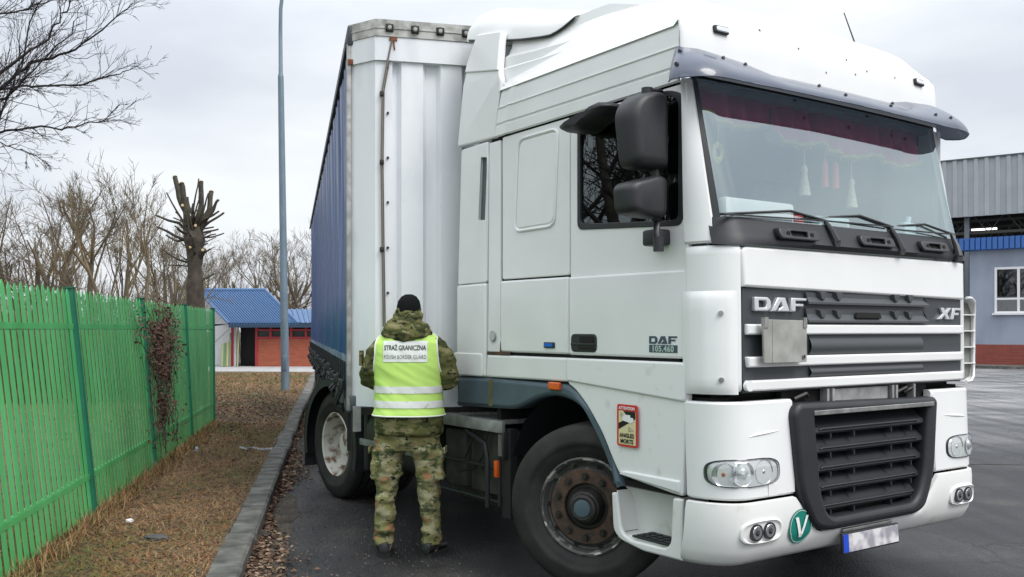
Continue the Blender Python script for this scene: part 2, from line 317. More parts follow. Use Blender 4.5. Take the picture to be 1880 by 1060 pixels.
# dead grass blades lying and standing on the verge
def blades(n, region, hmin, hmax, lie, wdt, zb):
    Pp = region(n); n = len(Pp); ang = rng.uniform(0, 2*pi, n); L = rng.uniform(hmin, hmax, n); el = rng.uniform(lie[0], lie[1], n)
    d = np.stack([np.cos(ang)*np.cos(el), np.sin(ang)*np.cos(el), np.sin(el)], 1)*L[:, None]
    sd = np.stack([-np.sin(ang), np.cos(ang), np.zeros(n)], 1)*(wdt*rng.uniform(.6, 1.4, n))[:, None]
    base = np.column_stack([Pp, np.full(n, zb)]); mid = base+d*.55; tip = base+d+np.array([0, 0, -1])*(L*.22)[:, None]*np.cos(el)[:, None]
    tip[:, 2] = np.maximum(tip[:, 2], zb+.004)
    V = np.stack([base-sd, base+sd, mid+sd*.8, mid-sd*.8, tip+sd*.2, tip-sd*.2], 1).reshape(-1, 3)
    i = np.arange(n)*6; Fq = np.concatenate([np.stack([i, i+1, i+2, i+3], 1), np.stack([i+3, i+2, i+4, i+5], 1)])
    return V, Fq, n
def verge_region(n):
    Yc = 4.2*(33/4.2)**rng.uniform(0, 1, n)**.85; xk = -1.92-.19*(Yc-5.775); wv_ = np.where(Yc < 15.4, 1.75, 8.0); t = rng.uniform(0, 1, n)*np.where(Yc < 15.4, 1, rng.uniform(.3, 1, n))
    return np.column_stack([xk-t*wv_, Yc])
def patchy(P, sc, lo, hi, seed):
    return np.array([noise.noise(Vector((p[0]*sc, p[1]*sc, seed))) for p in P])*.5+.5 > rng.uniform(lo, hi, len(P))
gm = [mat('straw_orange', (.25, .105, .04), .9), mat('straw_pale', (.30, .19, .09), .9), mat('straw_dark', (.06, .035, .02), .9), mat('moss_green', (.13, .125, .03), .9), mat('dead_leaf', (.10, .055, .035), .9)]
V, Fq, n = blades(95000, verge_region, .03, .12, (.0, .55), .0026, .094)
dist_ = np.repeat(1+np.clip((V[::6, 1]-11)/14, 0, 1.2), 6)[:, None]; ctr = np.repeat((V[::6]+V[1::6])/2, 6, 0); V = ctr+(V-ctr)*dist_
nv_ = np.array([noise.noise(Vector((x*1.1, y*.8, 3.3))) for x, y in V[::6, :2]]); rr = rng.uniform(0, 1, n)+nv_*.9
mi = np.where(rr < .30, 3, np.where(rr < .47, 2, np.where(rr < .82, 0, 1))); raw_mesh('dry_grass', V, Fq, gm, np.concatenate([mi, mi]))['kind'] = 'stuff'
def fence_foot(n):
    Yc = rng.uniform(4, 15.2, n); return np.column_stack([-3.1-.1887*(Yc-6.18)+rng.normal(0, .07, n), Yc])
V, Fq, n = blades(8000, fence_foot, .05, .20, (.2, 1.2), .0025, .094); mi = rng.choice([0, 1, 1, 2, 3], n)
raw_mesh('fence_foot_grass', V, Fq, gm, np.concatenate([mi, mi]))['kind'] = 'stuff'
# fallen leaves: in the gutter and scattered
def leaves(n, region, size, zb, cols):
    P = region(n); n = len(P); a = rng.uniform(0, 2*pi, n); s_ = size*rng.uniform(.5, 1.4, n); tl = rng.uniform(-.6, .6, n)
    ex = np.stack([np.cos(a), np.sin(a), tl*.6], 1)*s_[:, None]; ey = np.stack([-np.sin(a), np.cos(a), rng.uniform(-.5, .5, n)], 1)*(s_*.55)[:, None]
    base = np.column_stack([P, zb+rng.uniform(.004, .02, n)+s_*.35]); V = np.stack([base-ex, base-ey+[0, 0, .006], base+ex, base+ey+[0, 0, .006]], 1).reshape(-1, 3)
    i = np.arange(n)*4; return V, np.stack([i, i+1, i+2, i+3], 1), rng.choice(len(cols), n, p=cols)
def gutter(n):
    Yc = 4.0*(30/4.0)**rng.uniform(0, 1, n); off = np.abs(rng.normal(0, .09, n))*(1+.8*np.sin(Yc*1.3)); return np.column_stack([-1.69-.19*(Yc-5.775)+np.abs(off), Yc])
V, Fq, mi = leaves(7000, gutter, .022, 0, [.35, .2, .2, .05, .2]); raw_mesh('gutter_leaves', V, Fq, [mat('leaf_brown', (.15, .085, .05), .85), mat('leaf_pale', (.27, .19, .13), .85), gm[2], mat('leaf_straw', (.3, .22, .14), .85), gm[4]], mi)['kind'] = 'stuff'
V, Fq, mi = leaves(3800, verge_region, .013, .094, [.4, .3, .3]); raw_mesh('verge_leaves', V, Fq, [gm[4], gm[2], mat('leaf_grey', (.19, .15, .12), .9)], mi)['kind'] = 'stuff'
def litter_patch(n):
    Yc = rng.normal(17.5, 2.4, n); t = rng.beta(1.3, 1.5, n); return np.column_stack([-1.95-.19*(Yc-5.775)-t*3.2, Yc])
V, Fq, mi = leaves(3000, litter_patch, .030, .094, [.5, .3, .2]); raw_mesh('leaf_litter', V, Fq, [mat('leaf_dark', (.045, .028, .02), .9), gm[4], MATS['leaf_grey']], mi)['kind'] = 'stuff'
def road_grit(n):
    Yc = rng.uniform(4, 14, n); return np.column_stack([-1.6-.19*(Yc-5.775)+np.abs(rng.normal(0, .9, n)), Yc])
V, Fq, mi = leaves(5500, road_grit, .008, -.004, [.4, .3, .3]); raw_mesh('road_grit', V, Fq, [gm[2], MATS['leaf_grey'], gm[4]], mi)['kind'] = 'stuff'

# ================================================================== TRUCK
OFF = Vector((1.25, 2.4, 0))                 # truck-local origin: under the middle of the chassis
def TW(v, u, z): return Vector((X0-sT*u+cT*v, Z0+cT*u+sT*v, z))
truck = empty('tractor_truck', TW(1.25, 2.4, 0), TH, 'white tractor unit with tall cab, dark grille and silver letters, facing right', 'truck')
def islands(b, tol=.003):
    par = list(range(len(b.v)))
    def find(i):
        while par[i] != i: par[i] = par[par[i]]; i = par[i]
        return i
    for f in b.f:
        r0 = find(f[0])
        for i in f[1:]: par[find(i)] = r0
    V = np.array([tuple(v) for v in b.v]); roots = np.array([find(i) for i in range(len(b.v))]); ids = {r: k for k, r in enumerate(dict.fromkeys(find(f[0]) for f in b.f))}
    bb = [(V[roots == r].min(0)-tol, V[roots == r].max(0)+tol) for r in ids]; g = list(range(len(bb)))
    def fg(i):
        while g[i] != i: g[i] = g[g[i]]; i = g[i]
        return i
    for i in range(len(bb)):
        for j in range(i):
            if (bb[i][0] <= bb[j][1]).all() and (bb[j][0] <= bb[i][1]).all(): g[fg(i)] = fg(j)
    out = {}
    for f, m in zip(b.f, b.m):
        k = fg(ids[find(f[0])]); c, mp = out.setdefault(k, (MB(), {}))
        nf = []
        for i in f:
            if i not in mp: mp[i] = len(c.v); c.v.append(tuple(b.v[i]))
            nf.append(mp[i])
        c.f.append(tuple(nf)); c.m.append(m)
    return [c for c, _ in out.values()]
def tbs(b, name, mats, parent=None, sharp=35, tol=.003): return [tb(c, name, mats, parent, sharp) for c in islands(b, tol)]
def tb(b, name, mats, parent=None, sharp=35):
    o = b.build(name, mats, None, None, sharp)
    if parent is None: o.parent = truck; o.location = -OFF
    else: o.parent = parent
    return o
side = lambda vf: (lambda x, y, d: (vf+d, x, y))            # plate on the near side, outer face at vf
front = lambda uf, lean=.0: (lambda x, y, d: (x, uf+lean*(y-1.3)+d, y))
L = .37                                      # arc length of the rounded cab corner
def FP(a, z, off=0.):                        # point on the wrapped front: a = arc length from the near side, z height, off outward
    A = 2*L+2.10
    mir = a > A/2
    if mir: a = A-a
    pz = np.interp(z, [.3, .5, .7, 1.2, 2.09, 2.14, 2.24, 3.04, 3.2, 3.4], [.06, -.01, -.02, 0, .01, .03, .06, .27, .31, .42])
    r, k = .20, float(np.interp(z, [2.09, 3.0], [.27, .04]))
    if a < L: t = max(a, -.01)/L*pi/2; v = r-(r+off)*cos(t); u = pz+k-(k+off)*sin(t)+(0 if a >= 0 else -a)
    else: v = r+(a-L); u = pz-off
    u -= .035*(1-((v-1.25)/1.25)**2)*(1 if z > 2.09 else .0)
    if mir: v = 2.5-v
    return (v, u, z)
AL = 2*L+2.10
def slab(b, a0, a1, z0, z1, off=0., th=.03, na=10, nz_=6, m=0, hole=None, round_=0.):
    """a bent panel: outer skin with rolled edges"""
    def fo(s, t):
        e = min(s, 1-s)*(a1-a0); g = min(t, 1-t)*(z1-z0); d = 0
        for q in (e, g):
            if q < .012: d += .012-q
        return FP(a0+s*(a1-a0), z0+t*(z1-z0), off-d)
    sa = sorted(set([0, .004/(a1-a0), .012/(a1-a0), 1-.012/(a1-a0), 1-.004/(a1-a0), 1]+[i/na for i in range(1, na)])); sz = sorted(set([0, .004/(z1-z0), .012/(z1-z0), 1-.012/(z1-z0), 1-.004/(z1-z0), 1]+[i/nz_ for i in range(1, nz_)]))
    W_ = len(sz); vs_ = [fo(s, t) for s in sa for t in sz]
    fs = [(i*W_+j, (i+1)*W_+j, (i+1)*W_+j+1, i*W_+j+1) for i in range(len(sa)-1) for j in range(W_-1) if hole is None or not hole(a0+(sa[i]+sa[i+1])/2*(a1-a0), z0+(sz[j]+sz[j+1])/2*(z1-z0))]
    b.add(vs_, fs, m)
    # rim going inwards
    ring = [(0, t) for t in sz]+[(s, 1) for s in sa[1:]]+[(1, t) for t in sz[::-1][1:]]+[(s, 0) for s in sa[::-1][1:-1]]
    o_ = [fo(s, t) for s, t in ring]; i_ = [FP(a0+s*(a1-a0), z0+t*(z1-z0), off-th) for s, t in ring]
    b.loft([o_, i_], m, caps=False)
# ---- inner body (dark, seen only through the gaps)
b = MB()
for v_ in (.03, 2.44): b.box(v_, .34, 1.22, v_+.03, 1.2, 2.20)
b.box(.03, 1.2, 1.22, .06, 2.22, 3.36); b.box(2.44, 1.2, 1.22, 2.47, 2.22, 3.36)
b.box(.05, .40, 2.93, .07, 1.2, 3.36); b.box(2.43, .40, 2.93, 2.45, 1.2, 3.36)
b.box(.06, 2.15, .95, 2.44, 2.20, 3.4)
b.box(.06, .12, 1.20, 2.44, 2.15, 1.26)
b.box(.10, .16, 1.26, 2.40, .18, 2.10)
b.box(.16, .10, .40, 2.34, .14, 1.19)
tb(b, 'inner_cab_shell', void)
b = MB(); b.box(.08, 1.55, 1.26, 2.42, 1.6, 3.0); b.box(.07, .3, 3.0, 2.43, 1.6, 3.03)
b.box(2.34, .62, 2.05, 2.38, 1.6, 3.0); tb(b, 'cab_interior_lining', mat('interior_grey', (.30, .34, .34), .8, var=.4, vscale=3))
# ---- side panels
def ridge(b, pts, r=.012, vf=.0, m=0):
    b.tube([(vf, p[0], p[1]) for p in pts], r, 6, m)
door = MB()
win = rnd([(1.205, 2.275), (.30, 2.215), (.30, 2.925), (.40, 2.965), (.75, 2.965), (1.205, 2.91)], [.05, .06, .05, .05, .3, .05])
door.plate([rnd([(1.292, 1.964), (.258, 1.958), (.262, 2.990), (1.292, 2.990)], .012), win], .035, .008, side(.014))
door.plate([rnd([(1.292, 1.472), (.258, 1.472), (.258, 1.962), (1.292, 1.968)], .014)], .05, .014, side(.0))
door = tb(door, 'door', white)
b = MB(); b.plate([[(p[0], p[1]) for p in rnd([(1.215, 2.262), (.292, 2.205), (.292, 2.935), (.40, 2.975), (.75, 2.975), (1.215, 2.92)], [.05, .06, .05, .05, .3, .05])], rnd([(1.185, 2.298), (.325, 2.238), (.325, 2.905), (.40, 2.945), (.75, 2.945), (1.185, 2.89)], [.04, .05, .05, .05, .3, .05])], .02, .004, side(.006)); tb(b, 'window_seal', black, door)
b = MB(); b.plate([rnd([(1.19, 2.29), (.32, 2.23), (.32, 2.91), (.40, 2.95), (.75, 2.95), (1.19, 2.895)], .04)], .006, .001, side(.022)); tb(b, 'side_window', sdglass, door)
b = MB(); b.plate([rect(1.012, 1.492, 1.262, 1.606, .035)], .02, .006, side(-.008)); b.plate([rect(1.03, 1.55, 1.17, 1.592, .01)], .006, .002, side(-.012), 1); b.plate([rect(1.02, 1.535, 1.255, 1.547, .004)], .014, .003, side(-.016)); b.plate([rect(1.18, 1.505, 1.25, 1.53, .006)], .006, .002, side(-.012)); b.plate([rect(1.03, 1.505, 1.17, 1.527, .006)], .006, .002, side(-.011), 1)
tb(b, 'door_handle', [black, void], door)
# lettering on the door
def letters_DAF(b, x0, z0, h, wd, mp, m=0, th=.008, skew=0., gap=.06):
    """three heavy capital letters drawn as outlines; x grows along the reading direction"""
    def tr(p): return [(x0+(x+skew*y)*wd, z0+y*h) for x, y in p]
    t = .34
    b.plate([rnd(tr([(0, 0), (.24, 0), (.30, .25), (.30, .75), (.24, 1), (0, 1)]), .12*h), tr([(.075, .26), (.20, .26), (.215, .4), (.215, .6), (.20, .74), (.075, .74)])], th, th*.2, mp, m)
    b.plate([tr([(.31, 0), (.40, 0), (.435, .22), (.50, .62), (.535, .3), (.47, .3), (.455, .1), (.56, .1), (.575, 0), (.66, 0), (.575, 1), (.435, 1)][:0]+[(.31, 0), (.395, 0), (.49, .66), (.525, .36), (.46, .20), (.44, 0), (.66, 0), (.57, 1), (.43, 1)])], th, th*.2, mp, m)
    b.plate([tr([(.69, 0), (.775, 0), (.775, .36), (.93, .36), (.93, .58), (.775, .58), (.775, .78), (.99, .78), (.99, 1), (.69, 1)])], th, th*.2, mp, m)
sread = lambda vf: (lambda x, y, d: (vf+d, -x, y))       # reading direction runs towards the front on the near side
b = MB(); letters_DAF(b, -.548, 1.552, .044, .225, sread(-.004), 0)
b.plate([rect(-.548, 1.503, -.323, 1.546, .002)], .004, .001, sread(-.003), 0)
vv, ff = text_mesh('105.460', .047, .001, .0015, space=1.12); b.add([(x*1.05, y, z) for x, y, z in vv], ff, 1, lambda x, y, z: (-.0045-z, -(-.436+x), 1.509+y))
tb(b, 'door_badge', [mat('badge_dark', (.06, .085, .12), .35), silver], door)
b = MB()
b.plate([rnd([(1.302, 1.982), (1.302, 2.990), (2.065, 2.990), (2.065, 1.986)], .02)], .035, .008, side(.014))
loop = rnd([(1.905, 2.31), (1.86, 2.94), (1.41, 2.94), (1.455, 2.31)], .07, 5); ridge(b, loop+[loop[0]], .011, .012)
b.plate([rnd([(1.89, 2.33), (1.848, 2.92), (1.422, 2.92), (1.468, 2.33)], .06)], .02, .006, side(.008))
b.plate([rnd([(2.085, 1.47), (2.085, 2.975), (2.225, 2.975), (2.245, 1.47)], .014)], .03, .007, side(.010))
tb(b, 'sleeper_panel', white)
b = MB(); b.plate([rnd([(1.302, 1.475), (1.302, 1.970), (2.07, 1.975), (2.07, 1.475)], .016)], .05, .014, side(.0)); tb(b, 'locker_door', white)
b = MB(); b.plate([rect(1.435, 1.512, 1.545, 1.55, .006)], .016, .004, side(-.012), 1); b.plate([rect(1.445, 1.52, 1.535, 1.542, .004)], .01, .002, side(-.016)); tb(b, 'side_lamp', [bluelens, dgrey])
b = MB()
b.plate([rnd([(1.310, 1.298), (1.310, 1.452), (2.238, 1.452), (2.25, 1.290)], .012)], .05, .014, side(-.002))
tb(b, 'sill_panel', white)
# rust line under the locker
b = MB(); b.plate([rect(1.95, 1.452, 2.24, 1.476, .006)], .008, .002, side(.0)); b.plate([[(2.075, 1.47), (2.05, 1.47), (2.068, 1.55)]], .004, .001, side(-.001)); tb(b, 'rust_streak', rust)
b = MB(); b.tube([(.0, 2.168, 1.585), (-.004, 2.168, 1.585)], .033, 24); vv = [(.0, 2.168+.037*cos(t*pi/12), 1.585+.037*sin(t*pi/12)) for t in range(25)]; b.tube(vv, .0025, 5, 1); tb(b, 'faint_round_sticker', [mat('sticker_grey', (.6, .62, .63), .6, var=.3, vscale=90), alu])
# skirt panel round the wheel arch
b = MB()
sk = [(1.302, 1.452), (.262, 1.452), (.25, 1.29), (.262, 1.20), (.285, .715), (.38, .722), (.805, .77), (.86, .84), (.955, .99), (1.10, 1.155), (1.22, 1.25), (1.302, 1.288)]
b.plate([rnd(sk, [.01, .01, .05, .1, .02, .02, .02, .05, .1, .1, .1, .02])], .05, .012, side(.0))
b.plate([rnd([(.255, 1.235), (.255, 1.452), (1.30, 1.452), (1.30, 1.305)], [.03, .02, .01, .01])], .03, .012, side(-.014))
b.plate([rnd([(.30, .73), (.80, .785), (.74, .80), (.30, .80)], .01)], .03, .01, side(-.012))
tb(b, 'cab_skirt', mat('splashed_white', (.83, .84, .83), .38, col2=(.70, .69, .66), vscale=9, thr=(.26, .40), coat=.2, bump=.03, bscale=30, detail=10))
b = MB()
outr = [(2.65, 1.282), (2.27, 1.288), (1.55, 1.283), (1.31, 1.285), (1.22, 1.247), (1.10, 1.152), (.955, .985), (.86, .835), (.79, .70), (.862, .70), (.915, .88), (1.017, 1.045), (1.203, 1.17), (1.43, 1.208), (1.637, 1.17), (1.86, 1.08), (2.65, 1.055)]
b.plate([rnd(outr, [.01, .01, .01, .1, .1, .1, .1, .05, .005, .005, .1, .1, .1, .1, .15, .1, .01], 5)], .16, .03, side(-.006))
tb(b, 'wheel_arch_trim', slate)
b = MB(); b.plate([rect(2.16, 1.085, 2.21, 1.275, .01)], .004, .001, side(-.008)); tb(b, 'dried_stain', mat('stain_olive', (.15, .14, .06), .8, var=.4, vscale=20))
b = MB(); b.plate([rect(1.36, 1.242, 1.475, 1.292, .01)], .03, .008, side(-.03)); tb(b, 'side_marker_lamp', orange)
# wheel arch liner
b = MB()
ln = [(.87, .60), (.94, .92), (1.05, 1.06), (1.22, 1.17), (1.43, 1.2), (1.65, 1.15), (1.85, 1.0), (1.98, .75)]
b.loft([[(.05, u, z) for u, z in ln], [(.75, u, z) for u, z in ln]], closed=False, caps=False); b.box(.74, .5, .3, .78, 2.1, 1.22)
b.box(1.72, .5, .3, 1.76, 2.1, 1.22)
tb(b, 'wheel_arch_liner', black)
# sticker: attention angles morts
sx0, sx1, sz0, sz1 = .628, .808, .945, 1.192
stk = empty('x', (0, 0, 0)); bpy.data.objects.remove(stk)
def sp(x, y, d): return (-.0165+d, sx1-(sx1-sx0)*x, sz0+(sz1-sz0)*y-.012*(x-.5)*0)
b = MB()
b.plate([rect(0, 0, 1, 1, .08)], .001, .0002, sp, 0)
b.plate([rect(.09, .05, .91, .85, .03)], .001, .0002, lambda x, y, d: (sp(x, y, d)[0]-.0012, *sp(x, y, d)[1:]), 1)
s2 = lambda x, y, d: (-.0192+d, *sp(x, y, d)[1:]); s3 = lambda x, y, d: (-.0206+d, *sp(x, y, d)[1:])
b.plate([[(.1, .40), (.1, .55), (.9, .80), (.9, .68)]], .001, .0002, s2, 2)
b.plate([[(.32, .85), (.9, .85), (.9, .79), (.55, .69)]], .001, .0002, s2, 2)
b.plate([[(.3, .62), (.28, .76), (.66, .76), (.66, .70), (.80, .70), (.82, .62), (.70, .57)]], .001, .0002, s3, 3)
b.tube([s3(x, y, 0) for x, y in [(.60, .38), (.60, .47), (.82, .40), (.60, .38)]], .0015, 4, 2)
b.tube([s3(x, y, 0) for x, y in [(.22, .72), (.22, .79), (.38, .74), (.22, .72)]], .0012, 4, 2)
vv, ff = text_mesh('ATTENTION', .135, 0, .004); b.add(vv, ff, 3, lambda x, y, z: s3(.5+x*1.02, .885+y*.72, -.001))
vv, ff = text_mesh('ANGLES', .19, 0, .006); b.add(vv, ff, 2, lambda x, y, z: s3(.5+x*1.0, .225+y*.72, -.001))
vv, ff = text_mesh('MORTS', .19, 0, .006); b.add(vv, ff, 2, lambda x, y, z: s3(.5+x*1.0, .085+y*.72, -.001))
tb(b, 'warning_sticker', [mat('sticker_red', (.62, .03, .03), .4), mat('sticker_cream', (.72, .66, .38), .5), mat('sticker_black', (.01, .01, .01), .5), mat('sticker_white', (.85, .85, .85), .5)])
# side extender behind the cab
b = MB()
b.plate([rnd([(2.252, 1.975), (2.235, 2.99), (2.60, 2.985), (2.65, 1.972)], .02), rnd([(2.262, 2.415), (2.232, 2.885), (2.335, 2.90), (2.372, 2.425)], .02)], .04, .01, side(.004))
b.plate([rnd([(2.256, 1.292), (2.254, 1.968), (2.65, 1.965), (2.65, 1.29)], .02)], .05, .014, side(-.006))
b.plate([rnd([(2.29, 1.292), (2.29, 1.46), (2.68, 1.46), (2.68, 1.29)], .02)], .03, .01, side(-.014))
tb(b, 'side_extender', white)
b = MB(); b.plate([rnd([(2.262, 2.415), (2.232, 2.885), (2.335, 2.90), (2.372, 2.425)], .02)], .01, .002, side(.03)); tb(b, 'extender_slot', mat('slot_grey', (.12, .14, .14), .6))
# far side: one plain panel set
b = MB(); b.plate([rect(.26, 1.29, 2.24, 3.015, .01)], .04, .01, side(2.46)); b.plate([rnd([(2.25, 1.3), (2.25, 2.98), (2.6, 2.98), (2.65, 1.3)], .02)], .04, .01, side(2.46)); b.plate([rnd(sk, .02)], .04, .01, side(2.46))
tbs(b, 'far_side_panel', white)
# ---- roof: side panels, dome, deflector
DZ = [(.27, 3.04), (.272, 3.15), (.276, 3.27), (.290, 3.37), (.325, 3.45), (.40, 3.53), (.55, 3.60), (.85, 3.665), (1.3, 3.72), (1.7, 3.75), (2.15, 3.77)]
def roof_side(b, sgn):
    base = 0 if sgn > 0 else 2.5
    prof = [(0.012, 3.000), (-.002, 3.008), (-.002, 3.07), (.004, 3.078), (.004, 3.086), (-.004, 3.092), (.0, 3.190), (-.006, 3.196), (-.006, 3.202), (.002, 3.208), (.008, 3.29), (.013, 3.32), (.021, 3.345), (.032, 3.365), (.048, 3.382), (.068, 3.394), (.092, 3.401), (.14, 3.405)]
    us = [.312, .318, .33, .35, .38, .42, .48, .6, 1.0, 1.5, 1.95, 1.985, 2.0, 2.015, 2.05, 2.135]
    rings = []
    for u in us:
        r_ = []
        for v, z in prof:
            k = (z-3.0)/.4; uu = u+(-.0 if u < 1.9 else -.09*k)
            lift = -.007 if 1.97 < u < 2.03 else 0
            z = min(z, float(np.interp(uu-.028, [q[0] for q in DZ], [q[1] for q in DZ]))-.004) if v > .03 else z
            r_.append((base+sgn*(v+lift+(.012 if u < .315 else 0)), uu, z))
        rings.append(r_)
    b.loft(rings, closed=False, caps=False)
    return b
b = MB(); roof_side(b, 1); roof_side(b, -1); tbs(b, 'roof_side_panel', white, sharp=22)
def roof_pt(v, t):                           # t index along DZ
    i = min(int(t), len(DZ)-2); f_ = t-i; u = DZ[i][0]*(1-f_)+DZ[i+1][0]*f_; z = DZ[i][1]*(1-f_)+DZ[i+1][1]*f_
    e = min(v, 2.5-v); k = min(1, max(0, (e-.0)/.34)); k = k*k*(3-2*k)
    capz = 3.37+.035*min(1, e/.1)**.5; zz = z
    if z > capz: zz = capz+(z-capz)*(1-(1-k)**1.6)
    r = .15; zz -= .05*abs((v-1.25)/1.25)**4*min(1, max(0, (z-3.3)/.15))
    uc = u+(.03*(1-math.sqrt(max(0, 1-((r-e)/r)**2))) if e < r else 0)-.03*(1-((v-1.25)/1.25)**2)
    return (v, uc, zz)
b = MB()
vs_l = [0, .004, .015, .03, .05, .08, .12, .16, .2, .26, .32, .4, .5, .7, 1.0, 1.25]; vs_l = vs_l+[2.5-x for x in vs_l[::-1][1:]]
ts = [i*.5 for i in range(2*(len(DZ)-1)+1)]
b.loft([[roof_pt(v, t) for v in vs_l] for t in ts], closed=False, caps=False)
tb(b, 'cab_roof', white, sharp=60)
# marker lamps in the roof
for vv_ in (.281, 2.235):
    b = MB(); q = rect(vv_-.055, 3.30, vv_+.055, 3.345, .012)
    b.plate([q], .04, .006, lambda x, y, d: (x, .262+.12*(y-3.3)+d-.03*(1-((x-1.25)/1.25)**2)+.0*x, y), 0); b.plate([rect(vv_-.045, 3.308, vv_+.045, 3.337, .01)], .03, .005, lambda x, y, d: (x, .254+.12*(y-3.3)+d-.03*(1-((x-1.25)/1.25)**2), y), 1)
    tb(b, 'marker_lamp', [dgrey, chrome])
for v_, t_ in ((.62, 3.2), (.95, 2.6), (1.42, 2.7), (1.50, 1.9), (1.63, 2.3), (1.2, 1.6), (1.95, 2.4)):
    p = roof_pt(v_, t_); b = MB(); b.tube([(p[0], p[1]-.001, p[2]+.001), (p[0], p[1]+.004, p[2])], .007 if t_ < 3 else .010, 7); tb(b, 'paint_chip', mat('chip_brown', (.18, .10, .06), .8))
# side collar between roof and deflector
b = MB()
def colz(u): return np.interp(u, [.5, 1.0, 1.25, 1.377, 1.524, 1.842, 2.077, 2.6], [3.46, 3.63, 3.70, 3.70, 3.68, 3.71, 3.745, 3.84])
for sg, bs in ((1, 0), (-1, 2.5)):
    rings = []
    for u in [.6, .9, 1.2, 1.5, 1.8, 2.05, 2.12]:
        zt = colz(u); k = zt-3.40; lv_ = float(np.interp(u, [.6, 1.27, 1.7, 2.60], [.21, .20, .14, .055]))
        q_ = np.interp(u, [.9, 2.12], [1.1, .46]); rings.append([(bs+sg*v*q_, u, z) for v, z in [(.11, 3.395), (.115, 3.40), (.125, 3.40+k*.25), (.16, 3.40+k*.30), (.17, 3.40+k*.50)]]+([(bs+sg*v, u, z) for v, z in ((max(.17*q_, lv_+.01), 3.40+k*.58), (lv_+.035, 3.40+k*.72), (lv_+.045, zt-.03), (lv_+.06, zt+.05))]))
    b.loft(rings, closed=False, caps=False)
    # upper extender
    pts = [(2.135, 3.0), (2.065, 3.40), (2.10, 3.47), (2.13, 3.70), (2.13, 3.765), (2.46, 3.825), (2.49, 3.77), (2.555, 3.65), (2.575, 3.5), (2.65, 3.015)]
    b.plate([rnd(pts, [.01, .03, .03, .02, .02, .02, .04, .04, .04, .02])], .05, .012, (lambda x, y, d, bs=bs, sg=sg: (bs+sg*(.0+.17*max(0, (y-3.42))+d), x, y)))
    b.plate([rnd([(2.10, 3.47), (2.13, 3.70), (2.13, 3.765), (2.46, 3.825), (2.49, 3.77), (2.55, 3.62), (2.56, 3.56)], .01)], .02, .008, (lambda x, y, d, bs=bs, sg=sg: (bs+sg*(-.014+.17*max(0, (y-3.42))+d), x, y)))
tbs(b, 'roof_collar', white)
b = MB()
def lipz(u): return float(np.interp(u, [1.256, 1.377, 1.449, 1.524, 1.625, 1.842, 2.077, 2.325, 2.6], [3.723, 3.682, 3.664, 3.653, 3.659, 3.686, 3.724, 3.772, 3.825]))
def defl(s, t):
    u = 1.26+1.34*t; half = 1.25-np.interp(u, [1.27, 1.7, 2.60], [.20, .14, .055])
    zt = np.interp(u, [1.26, 1.40, 1.81, 2.1, 2.4, 2.52, 2.58, 2.60], [3.735, 3.785, 3.885, 3.96, 4.035, 4.055, 4.04, 4.00])
    zb = lipz(u)
    x = (s-.5)*2; e = 1-abs(x)
    zz = zt+.05*(1-x*x)
    if e < .16: k = e/.16; zz = zb+(zt-zb)*math.sqrt(max(0, 1-(1-k)**2.0))
    return (1.25+x*half, u+.22*abs(x)**3*(1-t), zz)
ss = [0, .004, .012, .025, .04, .06, .08, .1]+[.1+.8*i/10 for i in range(1, 10)]+[1-q for q in (.1, .08, .06, .04, .025, .012, .004, 0)]
b.loft([[defl(s, t/20) for s in ss] for t in range(21)], closed=False, caps=False)
b.loft([[(v+dv, u, z-.0) for v, u, z in [defl(s, t/20) for t in range(21)]] for s, dv in ((0, 0), (0, .06))], closed=False, caps=False)
b.loft([[defl(s, 1) for s in ss], [(p[0], p[1]-.02, p[2]-.03) for p in [defl(s, 1) for s in ss]]], closed=False, caps=False)
defo = tb(b, 'roof_deflector', white, sharp=50)
for s_ in (0, 1): b = MB(); b.tube([(p[0]+(.006 if s_ == 0 else -.006), p[1], p[2]-.008) for p in [defl(s_, t/40) for t in range(41)]], [.003]+[.009]*39+[.003], 6); tb(b, 'lip_shade_line', black, defo)  # black tube added to draw the shadow gap under the deflector lip
# ---- front: A pillars, screen, cowl
b = MB(); slab(b, .0, .19, 2.10, 3.02, .0, .05, 8, 8); slab(b, AL-.19, AL, 2.10, 3.02, .0, .05, 8, 8); tbs(b, 'windscreen_pillar', white)
b = MB()
g0, g1 = .235, AL-.235
def inner(a, z): return g0+.02 < a < g1-.02 and 2.245 < z < 3.0
def frame(s, t): return FP(.185+s*(AL-.37), 2.20+t*.85, -.012)
na, nz_ = 120, 40
b.grid(frame, na, nz_, 0, mask=lambda s, t: not inner(.185+s*(AL-.37), 2.20+t*.85))
tb(b, 'windscreen_seal', black)
b = MB(); b.grid(lambda s, t: FP(g0+s*(g1-g0), 2.225+t*.80, -.006), 60, 16); tb(b, 'windscreen', wsglass, sharp=80)
b = MB()
b.grid(lambda s, t: FP(.16+s*(AL-.32), 2.09+t*.15, -.006+.02*(1-t)), 80, 6)
tb(b, 'scuttle_panel', dgrey, sharp=60)
